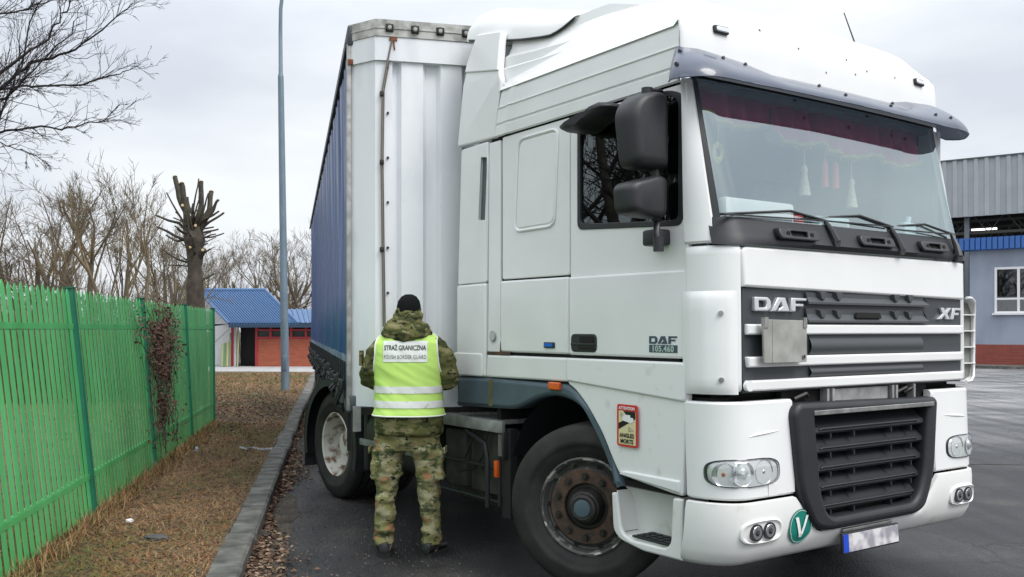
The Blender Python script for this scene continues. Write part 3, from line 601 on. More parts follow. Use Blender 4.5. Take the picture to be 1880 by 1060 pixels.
for px_ in (1453, 1597, 1702):               # grab recesses in the scuttle
    v_, z_ = F(px_, 430 if px_ < 1500 else (441 if px_ < 1650 else 456), .03); b = MB()
    mpf = lambda x, y, d: (x, np.interp(y, [2.09, 2.24], [-.03, .03])-.03+d, y)
    wd = .17 if px_ < 1650 else .15; z_ = 2.163
    b.plate([rect(v_-wd, z_-.03, v_+wd, z_+.032, .025), rect(v_-wd*.42, z_-.012, v_+wd*.42, z_+.016, .008)], .05, .008, mpf)
    for dx in (-.6, .6): b.cyl((v_+dx*wd, np.interp(z_, [2.09, 2.24], [-.03, .03])-.034, z_), (0, 1, 0), .014, .02, 12, 1)
    b.plate([rect(v_-wd*.42, z_-.012, v_+wd*.42, z_+.016, .008)], .005, .001, lambda x, y, d: (x, mpf(x, y, d)[1]+.025, y), 1)
    tb(b, 'scuttle_grab', [black, void])
def wiper(px0, py0, px1, py1, bx):
    v0, z0 = F(px0, py0, .0); v1, z1 = F(px1, py1, .08)
    b = MB(); b.tube([(v1, .035, z1-.0), ((v0+v1)/2, .0, (z0+z1)/2), (v0, -.02, z0)], [.012, .02, .028], 8); b.cyl((v0, -.03, z0), (0, 1, 0), .03, .05, 14)
    zb = z1; b.tube([(v1+.02, .03, zb), (v1-.3, .045, zb+.02+bx), (v1-.85, .06, zb-.035+bx)], .008, 6); b.tube([(v1-.02, .02, zb), (v1-.85, .048, zb-.035+bx)], .005, 5)
    tb(b, 'wiper', black)
wiper(1530, 445, 1503, 408, .02); wiper(1650, 460, 1622, 418, .03); wiper(1755, 472, 1735, 432, .03)
# sun visor
b = MB()
def vis(s, t):
    a = -.03+s*(AL+.06); v, u, _ = FP(max(a, 0) if s < .5 else min(a, AL), 3.1, 0)
    e = abs(s-.5)*2; up = np.interp(e, [0, .42, .56, .8, 1], [0, .0, .035, .06, .065])
    top = 3.13+up; bot = np.interp(e, [0, .8, .9, .97, 1], [2.985, 2.978, 2.968, 2.98, 3.03])
    out = np.interp(e, [0, .7, .82, .90, .96, 1], [.20, .21, .23, .20, .09, .03])
    z = top+(bot-top)*t; o = .012+out*(1-(1-t)**1.7)
    d = Vector((v-1.25, (u-.9)*1.25)).normalized() if e > .72 else Vector((0, -1))
    if e > .72: k = (e-.72)/.28; d = (Vector((0, -1))*(1-k)+Vector((-1 if s < .5 else 1, -.12))*k).normalized(); 
    return (v+d.x*o, u+d.y*o, z)
b.grid(vis, 90, 10)
b.tube([vis(s/90, 1) for s in range(91)], .004, 6)
vm_ = visor.node_tree; pr_ = vm_.nodes['Principled BSDF']; tr_ = vm_.nodes.new('ShaderNodeBsdfTransparent'); tr_.inputs[0].default_value = (.75, .8, .95, 1); ms_ = vm_.nodes.new('ShaderNodeMixShader'); ms_.inputs[0].default_value = .93
vm_.links.new(tr_.outputs[0], ms_.inputs[1]); vm_.links.new(pr_.outputs[0], ms_.inputs[2]); vm_.links.new(ms_.outputs[0], vm_.nodes['Material Output'].inputs[0])
vis_o = tb(b, 'sun_visor', visor, sharp=60)
b = MB()
for s in (.14, .2, .42, .47, .63, .68, .81, .87):
    for t_ in (.25,): p = Vector(vis(s, t_ if int(s*100) % 2 == 0 else .6)); b.cyl(p+Vector((0, -.008, .004)), (0, 1, -.3), .010, .012, 12)
for dz in (0, .07): p = Vector(vis(.05, .2+dz*6)); b.cyl(p+Vector((-.008, 0, 0)), (1, .2, 0), .011, .014, 12)
tbs(b, 'visor_screw', black, vis_o)
# ---- hood flap and upper grille
b = MB()
b.plate([rnd([(.172, 1.862), (.160, 2.080), (2.335, 2.080), (2.325, 1.80+.03)], [.01, .05, .05, .01])], .05, .014, front(-.012, .02))
tb(b, 'hood_flap', white)
b = MB(); b.plate([rect(.185, 1.29, 2.33, 1.858)], .02, .003, front(.022)); tb(b, 'grille_backing', mat('grille_panel', (.045, .052, .058), .45, bump=.02, bscale=200))
b = MB()
for z0, z1 in ((1.604, 1.662), (1.428, 1.486), (1.300, 1.358)):
    b.plate([rnd([(.20 if z0 > 1.5 else .21, z0), (.20, z1), (2.32, z1), (2.32, z0)], .008)], .035, .010, front(-.004))
b.tube([(.205, -.014, 1.33), (.205, .01, 1.33)], .029, 16); tbs(b, 'grille_bar', white)
b = MB()
for z0, z1, x0, x1 in ((1.79, 1.845, .70, 1.89), (1.685, 1.755, .70, 1.89)):   # louvres: tilted fins
    prof = [(x, y) for x, y in ((.0, z1), (.018, z1-.005), (-.022, z0), (-.022, z0-.012), (.0, z0-.012))]
    b.loft([[(xx+(.03 if xx > 1 else -.0)*(1 if y < z0+.02 else -1)*.6, .012+d, y) for d, y in prof] for xx in (x0, x1)])
for x in (.83, .98, 1.55, 1.70):
    for zc in (1.825, 1.72): b.loft([[(x-.045, .02, zc+.03), (x+.045, .02, zc+.03), (x+.02, .02, zc-.03), (x-.02, .02, zc-.03)], [(x-.03, -.012, zc+.022), (x+.03, -.012, zc+.022), (x+.012, -.012, zc-.018), (x-.012, -.012, zc-.018)]])
for z0, z1 in ((1.490, 1.598), (1.362, 1.424)):
    pf = [(-.018*sin(pi*min(1, t*1.15)), z0+(z1-z0)*t) for t in [i/8 for i in range(9)]]
    b.loft([[(x, .018+d, y) for d, y in pf] for x in (.74, 1.80, 1.86)], closed=False, caps=False)
tbs(b, 'grille_louvre', grillem, sharp=25)
b = MB(); b.plate([rnd([(1.13, 1.70), (1.39, 1.70), (1.37, 1.735), (1.15, 1.735)], .01)], .02, .003, front(-.016)); tb(b, 'grille_slot', void)
b = MB(); letters_DAF(b, .255, 1.733, .077, .44, front(-.004), 0, .028); tb(b, 'front_letters', silver)
b = MB()
def tl(p, x0=2.035, z0=1.70, h=.075, wd=.26): return [(x0+(x+.10*y)*wd, z0+y*h) for x, y in p]
mpx = front(.004)
b.plate([tl([(0, 0), (.15, 0), (.26, .36), (.37, 0), (.52, 0), (.36, .5), (.50, 1), (.36, 1), (.26, .66), (.15, 1), (0, 1), (.16, .5)])], .02, .003, mpx)
b.plate([tl([(.56, 0), (.69, 0), (.69, .36), (.88, .36), (.88, .58), (.69, .58), (.69, .79), (.95, .79), (.95, 1), (.56, 1)])], .02, .003, mpx)
tb(b, 'model_letters', silver)
b = MB()
hx0, hz0, hx1, hz1 = .268, 1.452, .632, 1.688
b.plate([rnd([(hx0+.01, hz0), (hx0, hz1), (hx1, hz1-.005), (hx1, hz0)], .006)], .014, .002, front(-.05))
for x in (hx0+.004, hx1-.034): b.box(x, -.056, hz1-.045, x+.03, -.03, hz1+.012, 1)
b.box((hx0+hx1)/2-.11, -.0515, hz0+.003, (hx0+hx1)/2-.108, -.0495, hz1-.003, 1)
b.cyl((hx1-.03, -.056, hz0+.03), (0, 1, 0), .014, .01, 12, 1); b.cyl((hx1-.03, -.058, hz0+.03), (0, 1, 0), .007, .01, 12, 2)
for x in (hx0+.05, hx1-.05): b.box(x, -.04, hz0+.05, x+.03, .0, hz1-.05, 2)
tb(b, 'hinged_hazard_plate', [mat('folded_plate', (.42, .42, .39), .5, metal=.2, col2=(.29, .29, .26), vscale=9), steel, void])
# corner panels with screws, and vanes
def mirrorA(a): return AL-a
b = MB()
for flip in (0, 1):
    A0, A1 = (.0, .335) if not flip else (AL-.335, AL)
    slab(b, A0, A1, 1.30, 2.085, .0, .05, 14, 16)
tbs(b, 'corner_panel', white, sharp=50)
def vane(flip):
    b = MB()
    def fn(s, t):
        z = 1.285+t*.555
        fl = np.interp(t, [0, .04, .12, .85, .95, 1], [.3, .75, 1, 1, .8, .25])
        a = .0+s*.30
        o = (.002+.030*fl*np.interp(s, [0, .15, .4, .8, 1], [.25, .8, 1, .6, .0]))
        p = FP(max(a, 0), z, o); p = (p[0], p[1]+(.05 if a < 0 else 0), p[2])
        return p if not flip else (2.5-p[0], p[1], p[2])
    if not flip: b.grid(fn, 20, 24)
    if flip:                                  # the open rear side of the far vane with its webs
        rimp = [(2.36, .00, 1.285), (2.50, .045, 1.285), (2.575, .07, 1.31), (2.595, .08, 1.38), (2.60, .08, 1.70), (2.59, .07, 1.77), (2.55, .05, 1.825), (2.46, .02, 1.845), (2.36, -.005, 1.845)]
        b.tube(rimp, .010, 8); b.loft([rimp, [(v-.005, u+.12, z) for v, u, z in rimp]], closed=False, caps=False)
        b.box(2.36, .10, 1.295, 2.598, .11, 1.815, 1)
        for z in (1.40, 1.51, 1.62, 1.73): b.box(2.36, .065, z, 2.595, .105, z+.007, 0)
    return b
tb(vane(0), 'air_vane', [white, dgrey], sharp=60); tb(vane(1), 'air_vane', [white, mat('vane_inside', (.20, .205, .185), .6)], sharp=60)
b = MB()
for px_, py_ in ((1300, 570), (1306, 690)):
    a_ = .20; z_ = 1.72 if py_ < 600 else 1.365; p = Vector(FP(a_, z_, .028)); n_ = (Vector(FP(a_, z_, .1))-Vector(FP(a_, z_, 0))).normalized(); b.cyl(p-n_*.006, n_, .014, .012, 16)
tbs(b, 'panel_screw', steel)
# vertical white ends of the grille area on the far side
# ---- bumper
b = MB()
slab(b, .0, .335+.40, .722, 1.245, .012, .06, 20, 12); slab(b, AL-.735, AL, .722, 1.245, .012, .06, 20, 12)
for fl in (0, 1):                             # raised edge near the lamp and crease above it
    m_ = (lambda a: a) if not fl else mirrorA
    b.tube([FP(m_(a), z, .014) for a, z in ((.36, 1.058), (.42, 1.066), (.50, 1.071), (.60, 1.078))], [.001, .005, .005, .001], 6)
tbs(b, 'headlamp_panel', white, sharp=40)
b = MB()
def low(a0, a1, m=0):
    prof = [(.372, -.16), (.358, -.06), (.362, -.01), (.39, .018), (.45, .03), (.55, .034), (.66, .03), (.703, .024), (.708, .0)]
    n = 60
    rings = []
    for i in range(n+1):
        a = a0+(a1-a0)*i/n; e = min(a, AL-a); v = FP(a, .5, 0)[0]
        lift = .10*max(0, 1-(abs(v-1.25)/1.25))**.0*0+np.interp(e, [0, .1, .5, 1.4], [.0, .0, -.0, .0])+np.interp(v, [0, 1.7, 2.5], [0, 0, .06])*0
        cut = np.interp(abs(v-1.25), [.50, .70], [1, 0])
        r_ = []
        for z, o in prof:
            zz = z+lift
            if cut > 0: zz = z if z < .46 else z-(z-.46)*cut*.9
            r_.append(FP(a, zz, o))
        rings.append(r_)
    b.loft(rings, m=m, closed=False, caps=False)
low(.012, AL-.012)
# fog lamp surrounds
for fl in (0, 1):
    m_ = (lambda a: a) if not fl else mirrorA
    def ring(r0, off, zc=.55, ac=.435):
        out = []
        for i in range(32):
            t = 2*pi*i/32; x = cos(t); y = sin(t); out.append(FP(m_(ac+r0*(.16*abs(x)**.55*(1 if x > 0 else -1))), zc+r0*.065*abs(y)**.75*(1 if y > 0 else -1), off))
        return out
    b.loft([ring(1.0, .03), ring(.97, .042), ring(.90, .044), ring(.84, .03), ring(.78, .024), ring(.4, .022), ring(.01, .022)], caps=False)
tb(b, 'bumper', wdirty, sharp=45)
for fl in (0, 1):
    m_ = (lambda a: a) if not fl else mirrorA
    for ac in (.383, .487):
        c = Vector(FP(m_(ac), .55, .022)); n_ = (Vector(FP(m_(ac), .55, .1))-Vector(FP(m_(ac), .55, 0))).normalized(); b = MB()
        b.tube([c+n_*.002, c+n_*.022], .046, 24, 1); b.tube([c+n_*.0225, c+n_*.024], [.036, .034], 24, 0); b.tube([c+n_*.024, c+n_*.028], [.018, .01], 16, 1); b.tube([c+n_*.0235, c+n_*.032], .003, 6, 2)
        tb(b, 'fog_lamp', [chrome, black, steel])
# headlamps
def sup(ac, zc, ha, hz, r0, off, m_, n=40, tilt=0.):
    out = []
    for i in range(n):
        t = 2*pi*i/n; x, y = cos(t), sin(t); ex = abs(x)**.5*(1 if x > 0 else -1); ey = abs(y)**.62*(1 if y > 0 else -1)
        out.append(FP(m_(ac+r0*ha*ex), zc+r0*hz*ey+tilt*ex*ha, off))
    return out
for fl in (0, 1):
    m_ = (lambda a: a) if not fl else mirrorA
    ac, zc, ha, hz = .352, .866, .236, .072
    b = MB(); b.loft([sup(ac, zc, ha, hz, k, o, m_) for k, o in ((1.06, .010), (1.05, .015), (1.02, .015), (1.0, .012), (.99, .006), (.7, .005), (.3, .005), (.01, .005))], caps=False)
    for i_, (k0, k1) in enumerate(((0, 0),)): pass
    lamp = tb(b, 'headlamp', [mat('lamp_housing', (.22, .23, .23), .25, metal=.8, var=.5, vscale=25)], sharp=60)
    b = MB(); b.loft([sup(ac, zc, ha, hz, k, o, m_) for k, o in ((1.015, .016), (1.005, .020), (.985, .02), (.975, .012))], caps=False); tb(b, 'lamp_seal', black, lamp)
    for dx, r_, kind in ((-.150, .064, 0), (-.045, .068, 1), (.118, .070, 2)):
        c = Vector(FP(m_(ac+dx), zc+(.0 if kind else -.005), .008)); n_ = (Vector(FP(m_(ac+dx), zc, .1))-Vector(FP(m_(ac+dx), zc, 0))).normalized()
        b = MB(); k_ = 28; ax = n_; e1 = Vector((0, 0, 1)); e1 = (e1-ax*e1.dot(ax)).normalized(); e2 = ax.cross(e1)
        def rg(r, d): return [tuple(c+ax*d+(e1*cos(2*pi*j/k_)+e2*sin(2*pi*j/k_))*r*(1 if j % 2 or kind != 2 else .985)) for j in range(k_)]
        b.loft([rg(r_, .008), rg(r_*.9, .003), rg(r_*.62, -.003), rg(r_*.25, -.005), rg(r_*.02, -.005)], caps=False)
        if kind == 1: b.loft([rg(r_*.5*cos(t*.2), .0+.022*sin(t*.2)) for t in range(8)], 1, caps=True)
        else: b.loft([rg(r_*.2, -.004), rg(r_*.16, .006), rg(r_*.05, .010)], 2 if kind == 0 else 0)
        tb(b, 'reflector', [chrome, mat('lens_bulb', (.75, .77, .78), .08, metal=.5), mat('amber_bulb', (.35, .12, .04), .3)], lamp, sharp=60)
    b = MB(); b.loft([sup(ac, zc, ha, hz, k, o, m_) for k, o in ((.99, .018), (.97, .026), (.8, .034), (.5, .037), (.01, .038))], caps=False); tb(b, 'lamp_glass', lensgl, lamp, sharp=80)
b = MB(); b.plate([rect(.33, .655+.075, .405, .72+.075, .004)], .003, .001, front(-.034)); tb(b, 'tow_cover', white)
# V decal
b = MB(); cx, cz, R_ = .578, .540, .098
def dec(x, y, d): return (cx+x, FP(L+(cx+x-.2), .55, .034)[1]-.004+d*.2, cz+y)
def decz(x, y, d):
    z = cz+y; o = np.interp(z, [.45, .55, .66, .703], [.03, .034, .03, .024]); q = FP(L+(cx+x-.2), z, o+.005-d*2); return q
disc = [(R_*cos(t*pi/20), R_*sin(t*pi/20)) for t in range(40)]
b.loft([[decz(x*k, y*k, 0) for x, y in disc] for k in (1, .75, .5, .25, .01)], caps=False)
b.loft([[decz(x*k, y*k, -.0012) for x, y in disc] for k in (.93, .90)], 1, caps=False)
for p in ([(-.052, .056), (-.026, .056), (.006, -.052), (-.014, -.060)], [(.038, .060), (.058, .060), (.006, -.060), (-.012, -.058)]):
    for k in range(6): A_ = [Vector(p[0]).lerp(Vector(p[3]), t) for t in (k/6, (k+1)/6)]; B_ = [Vector(p[1]).lerp(Vector(p[2]), t) for t in (k/6, (k+1)/6)]; b.add([decz(*q, -.003) for q in (A_[0], B_[0], B_[1], A_[1])], [(0, 1, 2, 3)], 1)
tb(b, 'round_decal', [mat('decal_green', (.005, .20, .155), .4), mat('decal_white', (.8, .82, .8), .5)])
# ---- lower grille
b = MB()
o_ = rnd([(.515, 1.175), (.56, .72), (.68, .52), (.80, .492), (1.66, .492), (1.76, .52), (1.87, .72), (1.93, 1.175), (1.91, 1.205), (.56, 1.225)], [.05, .3, .1, .1, .1, .1, .3, .05, .03, .03], 6)
i_ = rnd([(.70, 1.150), (.735, .72), (.80, .565), (1.67, .565), (1.76, .72), (1.83, 1.150)], [.02, .25, .08, .08, .25, .02], 6)
b.plate([o_, i_], .12, .03, front(-.058, .03)); tb(b, 'radiator_frame', dgrey, sharp=50)
b = MB(); b.plate([rnd([(.68, 1.150), (.68, 1.178), (1.87, 1.178), (1.87, 1.150)], .004)], .03, .004, front(-.068)); tb(b, 'grille_trim_strip', steel)
b = MB(); nsl = 5
for i in range(nsl):
    zt = 1.125-i*.110; zb = zt-.088; w0 = np.interp(zt, [.55, .7, 1.15], [.80, .735, .71]); w1 = 2.52-w0
    pf = [(.035, zt), (.03, zt+.006), (-.02, zb+.045), (-.036, zb+.036), (-.042, zb+.012), (-.034, zb), (-.0, zb-.002), (.01, zb+.006)]
    b.loft([[(x+(.0), .012+d, z) for d, z in pf] for x in (w0, w1)])
    for x in (.86, 1.08, 1.45, 1.66): b.box(x, -.035, zb-.03, x+.012, .03, zb+.0, 0)
    b.tube([(w0+.06, -.028, zb+.024), (w0+.07, -.033, zb+.03), (w1-.09, -.033, zb+.03), (w1-.08, -.028, zb+.022)], .007, 6)
b.box(.70, .05, .50, 1.85, .06, 1.20, 1)
tbs(b, 'radiator_slat', [dgrey, void], sharp=25)
# engine gap behind the top of the bumper
b = MB()
b.box(.55, .06, 1.20, 1.98, .10, 1.30, 1); b.box(.20, .12, 1.22, 2.3, .14, 1.30, 1); b.box(.95, .02, 1.20, 1.5, .05, 1.285, 0)
for x in (.88, .93, 1.52, 1.56, 1.75): b.box(x, .0, 1.2, x+.02, .05, 1.29, 0)
for x in (.62, 1.6, 1.68): b.tube([(x, .03, 1.24), (x+.08, .01, 1.27), (x+.14, .04, 1.25)], .012, 6, 2)
tb(b, 'engine_bay', [alu, void, greasy])
# number plate
b = MB(); mpp = lambda x, y, d: (x, -.075-.25*(y-.4)*0+d+.06*(y-.34), y-.06*(x-1.25)*0)
b.plate([rect(.925, .338, 1.475, .458, .008)], .016, .004, mpp, 0); b.plate([rect(.98, .348, 1.468, .450, .005)], .004, .001, lambda x, y, d: (x, mpp(x, y, d)[1]-.003, y), 1); b.plate([rect(.932, .348, .98, .450, .005)], .004, .001, lambda x, y, d: (x, mpp(x, y, d)[1]-.003, y), 2)
tb(b, 'number_plate', [black, mat('plate_blurred', (.66, .64, .65), .5, col2=(.30, .29, .33), vscale=13, thr=(.38, .62), detail=1), mat('plate_blue', (.01, .06, .5), .4)])
b = MB(); b.box(.96, -.05, .458, 1.44, .02, .478, 0, .004); tb(b, 'plate_bracket', steel)
# ---- step housing
b = MB()
b.plate([rnd([(.285, .36), (.285, .70), (.36, .70), (.375, .44), (.42, .405), (.70, .40), (.79, .43), (.83, .66), (.875, .655), (.86, .43), (.80, .385), (.60, .355)], [.01, .01, .02, .04, .02, .02, .05, .01, .01, .06, .05, .02])], .03, .012, side(-.004))
b.grid(lambda s, t: (.03+.145*cos(t*pi/2), .34+.50*s, .415+.29*sin(t*pi/2)), 2, 10); b.box(.015, .33, .42, .25, .345, .70); b.box(.015, .835, .42, .19, .845, .67); b.box(.178, .34, .41, .19, .84, .72)
b.box(.02, .34, .39, .19, .84, .416)
tb(b, 'step_housing', wdirty)
b = MB(); b.box(.005, .40, .418, .17, .70, .430, 0, .003)
for i in range(5):
    for j in range(3): b.box(.02+j*.045, .415+i*.055, .4305, .05+j*.045, .455+i*.055, .436, 1)
tb(b, 'step_tread', [black, dgrey])
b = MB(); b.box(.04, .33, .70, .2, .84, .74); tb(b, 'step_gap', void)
# ---- mirrors
mv = -.26
def mp2(px, py, v=mv): u, z = S(px, py, v); return u, z
mir = MB()
def shell(b, pts, v0, v1, crown=.03, m=0, mid=6):
    """rounded housing: outline in (u,z) swept across v with domed ends"""
    cu = sum(p[0] for p in pts)/len(pts); cz_ = sum(p[1] for p in pts)/len(pts); rings = []
    for t in [i/mid for i in range(mid+1)]+[1]:
        k = 1-(1-math.sqrt(max(0, 1-(1-min(1, t*1.0))**2.4)))*.42; v = v0+(v1-v0)*t
        rings.append([(v, cu+(u-cu)*k, cz_+(z-cz_)*k) for u, z in pts])
    b.loft(rings, m)
mo = empty('m', (0, 0, 0)); bpy.data.objects.remove(mo)
ux = lambda px, py: S(px, py, -.30)
P1 = rnd([ux(1141, 200), ux(1150, 312), ux(1216, 318), ux(1217, 195), ux(1205, 168), ux(1165, 172)], [.08, .05, .05, .06, .04, .06], 6)
P2 = rnd([ux(1139, 345), ux(1143, 392), ux(1160, 398), ux(1214, 404), ux(1221, 335), ux(1196, 324), ux(1148, 336)], [.04, .04, .03, .05, .06, .04, .05], 6)
b = MB()
fm = lambda px, py: F(px, py, .42)
M1 = rnd([fm(1139, 205), fm(1150, 308), fm(1214, 316), fm(1213, 176), fm(1190, 170), fm(1158, 176)], [.09, .05, .03, .05, .03, .06], 6)
M2 = rnd([fm(1137, 345), fm(1141, 390), fm(1160, 397), fm(1212, 403), fm(1213, 330), fm(1196, 323), fm(1146, 335)], [.04, .05, .03, .04, .04, .03, .05], 6)
def shell3(P):                               # rearward-facing mirror: outline across the truck, domed towards the front
    cv = sum(p[0] for p in P)/len(P)+.01; cz_ = sum(p[1] for p in P)/len(P)
    b.loft([[(cv+(v-cv)*k, u, cz_+(z-cz_)*(1-(1-k)*.6)) for v, z in P] for u, k in ((.47, .90), (.475, .985), (.43, 1.0), (.39, .985), (.36, .93), (.338, .80), (.33, .6))])
shell3(M1); shell3(M2)
mirr = tb(b, 'wing_mirror', mirm, sharp=50)
b = MB(); a1, a2 = F(1203, 300, .41), F(1204, 400, .41)
b.tube([(a1[0], .41, a1[1]), (a2[0], .41, a2[1]+.05)], .026, 10)
b.tube([(a2[0], .41, a2[1]+.05), (a2[0]+.01, .41, a2[1]-.02), (-.115, *S(1205, 430, -.115)), (-.10, *S(1209, 455, -.10))], .020, 10)
q9 = S(1209, 452, -.10); b.tube([(-.10, q9[0], q9[1]-.03), (-.10, q9[0], q9[1]+.05)], .030, 12)
mq = S(1213, 441, 0); b.box(-.085, mq[0]-.07, mq[1]-.035, .012, mq[0]+.065, mq[1]+.055, 0, .015)
tq = ux(1185, 165); t9 = F(1188, 172, .41); b.tube([(t9[0], .41, t9[1]-.03), (t9[0], .41, t9[1]+.03)], .032, 12); b.tube([(t9[0], .41, t9[1]+.02), (.0, *S(1214, 168, 0))], .013, 8)
tbs(b, 'mirror_arm', black, mirr)
# wide angle kerb mirror above the window
kq = lambda px, py: S(px, py, -.10)
b = MB(); P3 = rnd([kq(1042, 238), kq(1048, 245), kq(1078, 244), kq(1095, 226), kq(1122, 212), kq(1130, 195), kq(1124, 187), kq(1108, 204), kq(1078, 215)], [.02, .02, .04, .04, .02, .01, .02, .04, .05], 4)
b.loft([[(v, sum(p[0] for p in P3)/len(P3)+(u-sum(p[0] for p in P3)/len(P3))*k, sum(p[1] for p in P3)/len(P3)+(z-sum(p[1] for p in P3)/len(P3))*k) for u, z in P3] for v, k in ((-.22, .6), (-.19, .9), (-.13, 1), (-.02, 1), (.0, .9))])
tb(b, 'kerb_mirror', dgrey, sharp=50)
b = MB(); b.plate([rnd([kq(1092, 240), kq(1098, 262), kq(1122, 290), kq(1140, 288), kq(1140, 215), kq(1118, 214)], .03)], .01, .002, side(.045)); tb(b, 'inside_window_shade', mat('shade_green', (.05, .10, .09), .6))
# aerial
p0 = TW(1.62, .55, 0); b = MB(); fp = F(1572, 84, .55); fq = F(1561, 20, .55)
b.tube([(fp[0], .55, fp[1]-.06), (fp[0], .55, fp[1]-.01), (fq[0], .60, fq[1])], [.01, .006, .004], 6); tb(b, 'radio_aerial', black)
# ---- wheels
def tyre(b, r=.52, w=.31, m=0, rim=.305):
    pr = [(-.14, rim), (-.155, rim+.012), (-.165, rim+.05), (-.172, r-.10), (-.165, r-.045), (-.150, r-.018), (-.135, r-.004)]
    full = [(x, q) for x, q in pr]
    for gx in (-.075, 0, .075): full += [(gx-.008, r), (gx-.006, r-.014), (gx+.006, r-.014), (gx+.008, r)]
    full += [(-x, q) for x, q in pr[::-1]]
    full.insert(3, (-.168, rim+.055)); full.insert(4, (-.170, rim+.085)); full.insert(5, (-.176, rim+.09))
    b.lathe(full, 72, m)
def bolts(b, n, rad, x, m, r=.016, h=.03):
    for i in range(n):
        t = 2*pi*i/n+.1; c = Vector((x, rad*cos(t), rad*sin(t))); b.tube([c, c-Vector((.008, 0, 0))], .024, 12, m); b.tube([c, c-Vector((h, 0, 0))], [r, r*.92], 6, m)
def front_wheel(loc, rz, flip=False):
    w_ = bpy.data.objects.new('front_wheel', None); link(w_, truck); w_.location = Vector(loc)-OFF; w_.rotation_euler = (.2, 0, rz)
    b = MB(); tyre(b); b.build('tyre', rubber, w_, sharp=60)
    b = MB()
    b.lathe([(-.152, .312), (-.160, .302), (-.152, .288), (-.130, .282), (-.105, .272), (-.100, .262), (-.118, .248), (-.140, .238)], 64, 0)
    for i in range(10):
        t = 2*pi*(i+.5)/10+.1; c = Vector((-.112, .2555*cos(t), .2555*sin(t))); b.tube([c-Vector((.006, 0, 0)), c-Vector((.009, 0, 0))], .015, 12, 3)
    b.lathe([(-.140, .238), (-.146, .232), (-.146, .150), (-.140, .145)], 64, 1)
    bolts(b, 10, .192, -.146, 2)
    b.lathe([(-.140, .145), (-.12, .138), (-.12, .120), (-.17, .108), (-.19, .100), (-.195, .092), (-.215, .085), (-.222, .070), (-.218, .056)], 48, 4)
    b.lathe([(-.218, .056), (-.226, .052), (-.230, .030), (-.230, .0)], 32, 5)
    b.build('rim', [mat('worn_rim', (.10, .10, .095), .5, metal=.3, col2=(.3, .29, .27), vscale=14, thr=(.35, .42)), rust, greasy, void, greasy, slate], w_, sharp=35)
    b = MB(); b.lathe([(-.155, .306), (-.163, .300), (-.155, .292)], 64, 0); b.build('rim_edge', mat('scuffed_edge', (.05, .05, .048), .5, col2=(.55, .54, .5), vscale=11, thr=(.44, .52)), w_)
    return w_
front_wheel((.16, 1.235, .52), radians(31)); front_wheel((2.34, 1.26, .52), pi+radians(31))
def rear_wheel(loc, rz):
    w_ = bpy.data.objects.new('rear_wheel', None); link(w_, truck); w_.location = Vector(loc)-OFF; w_.rotation_euler = (.4, 0, rz)
    b = MB(); tyre(b); b2 = MB(); tyre(b2); b.add(b2.v, b2.f, 0, lambda x, y, z: (x+.345, y, z)); b.build('tyre', rubber, w_, sharp=60)
    b = MB(); b.lathe([(-.150, .312), (-.160, .303), (-.150, .290), (-.12, .284), (-.05, .275), (.03, .255), (.05, .24), (.055, .15), (.05, .14), (-.02, .13), (-.06, .11), (-.07, .0)], 64, 0)
    bolts(b, 10, .168, .055, 1); b.build('rim', [rustrim, rust], w_, sharp=35); return w_
rear_wheel((.22, 5.02, .52), 0); rear_wheel((2.28, 5.02, .52), pi)
# ---- chassis, deck, tanks, mudguards
b = MB()
for v_ in (.82, 1.60): b.box(v_, .6, .72, v_+.08, 6.1, .98, 0, .01)
for u_ in (1.25, 2.6, 3.8, 5.0, 6.0): b.box(.82, u_-.05, .76, 1.68, u_+.05, .92)
b.tube([(.35, 1.235, .52), (2.15, 1.235, .52)], .07, 10); b.tube([(.35, 5.02, .52), (2.15, 5.02, .52)], .10, 10); b.tube([(1.25, 2.3, .7), (1.25, 4.8, .55)], .06, 10)
b.box(.9, 4.1, .98, 1.6, 5.0, 1.08, 0, .02); b.lathe([(0, .02), (.02, .45), (.06, .46), (.07, .02)], 40, 0, lambda x, y, z: (1.25+y, 4.6+z, 1.1+x))
b.box(.60, .5, .55, 1.90, 1.9, 1.18); tb(b, 'chassis', greasy)
b = MB()
b.box(.02, 2.10, .955, .95, 3.0, .985, 0, .004)
for i in range(20):
    for j in range(20):
        c = (.05+i*.045, 2.13+j*.044); s_ = 1 if (i+j) % 2 else -1; b.add([(c[0]-.012, c[1]-.004*s_, .986), (c[0], c[1]-.006, .990), (c[0]+.012, c[1]+.004*s_, .986), (c[0], c[1]+.006, .990)], [(0, 1, 2, 3)])
b.add([(.02, 2.06, .93), (.02, 3.0, .93), (-.0, 3.0, .985), (-.0, 2.06, .985)], [(0, 1, 2, 3)])
b.box(.0, 2.05, .90, .03, 3.02, .985, 0, .003)
tb(b, 'deck_plate', alu)
b = MB(); b.box(.10, 2.12, .42, .75, 2.62, .90, 0, .02); b.box(.10, 2.68, .42, .7, 3.0, .86, 0, .02); b.lathe([(-.3, .0), (-.29, .16), (.25, .16), (.26, 0)], 24, 0, lambda x, y, z: (.35+y, 2.78+x, .42+z)); tb(b, 'battery_box', mat('grimy_box', (.10, .098, .085), .7, var=.6, vscale=6, bump=.3))
b = MB()
for u_ in (2.12, 2.98): b.tube([(.03, u_, .88), (.03, u_, .38)], .014, 8)
b.tube([(.02, 2.55, .88), (.01, 2.28, .80), (.01, 2.25, .70), (.01, 2.25, .35)], .017, 8)
for z_ in (.64, .40): b.tube([(.03, 2.12, z_), (.03, 2.98, z_)], .012, 8)
b.box(.04, 2.0, .30, .10, 2.10, .93); b.tube([(.05, 2.3, .9), (.03, 2.35, .7), (.06, 2.5, .6), (.04, 2.7, .55)], .010, 6); b.tube([(.05, 2.45, .9), (.02, 2.5, .78), (.05, 2.62, .66)], .007, 6); tbs(b, 'step_rail', black)
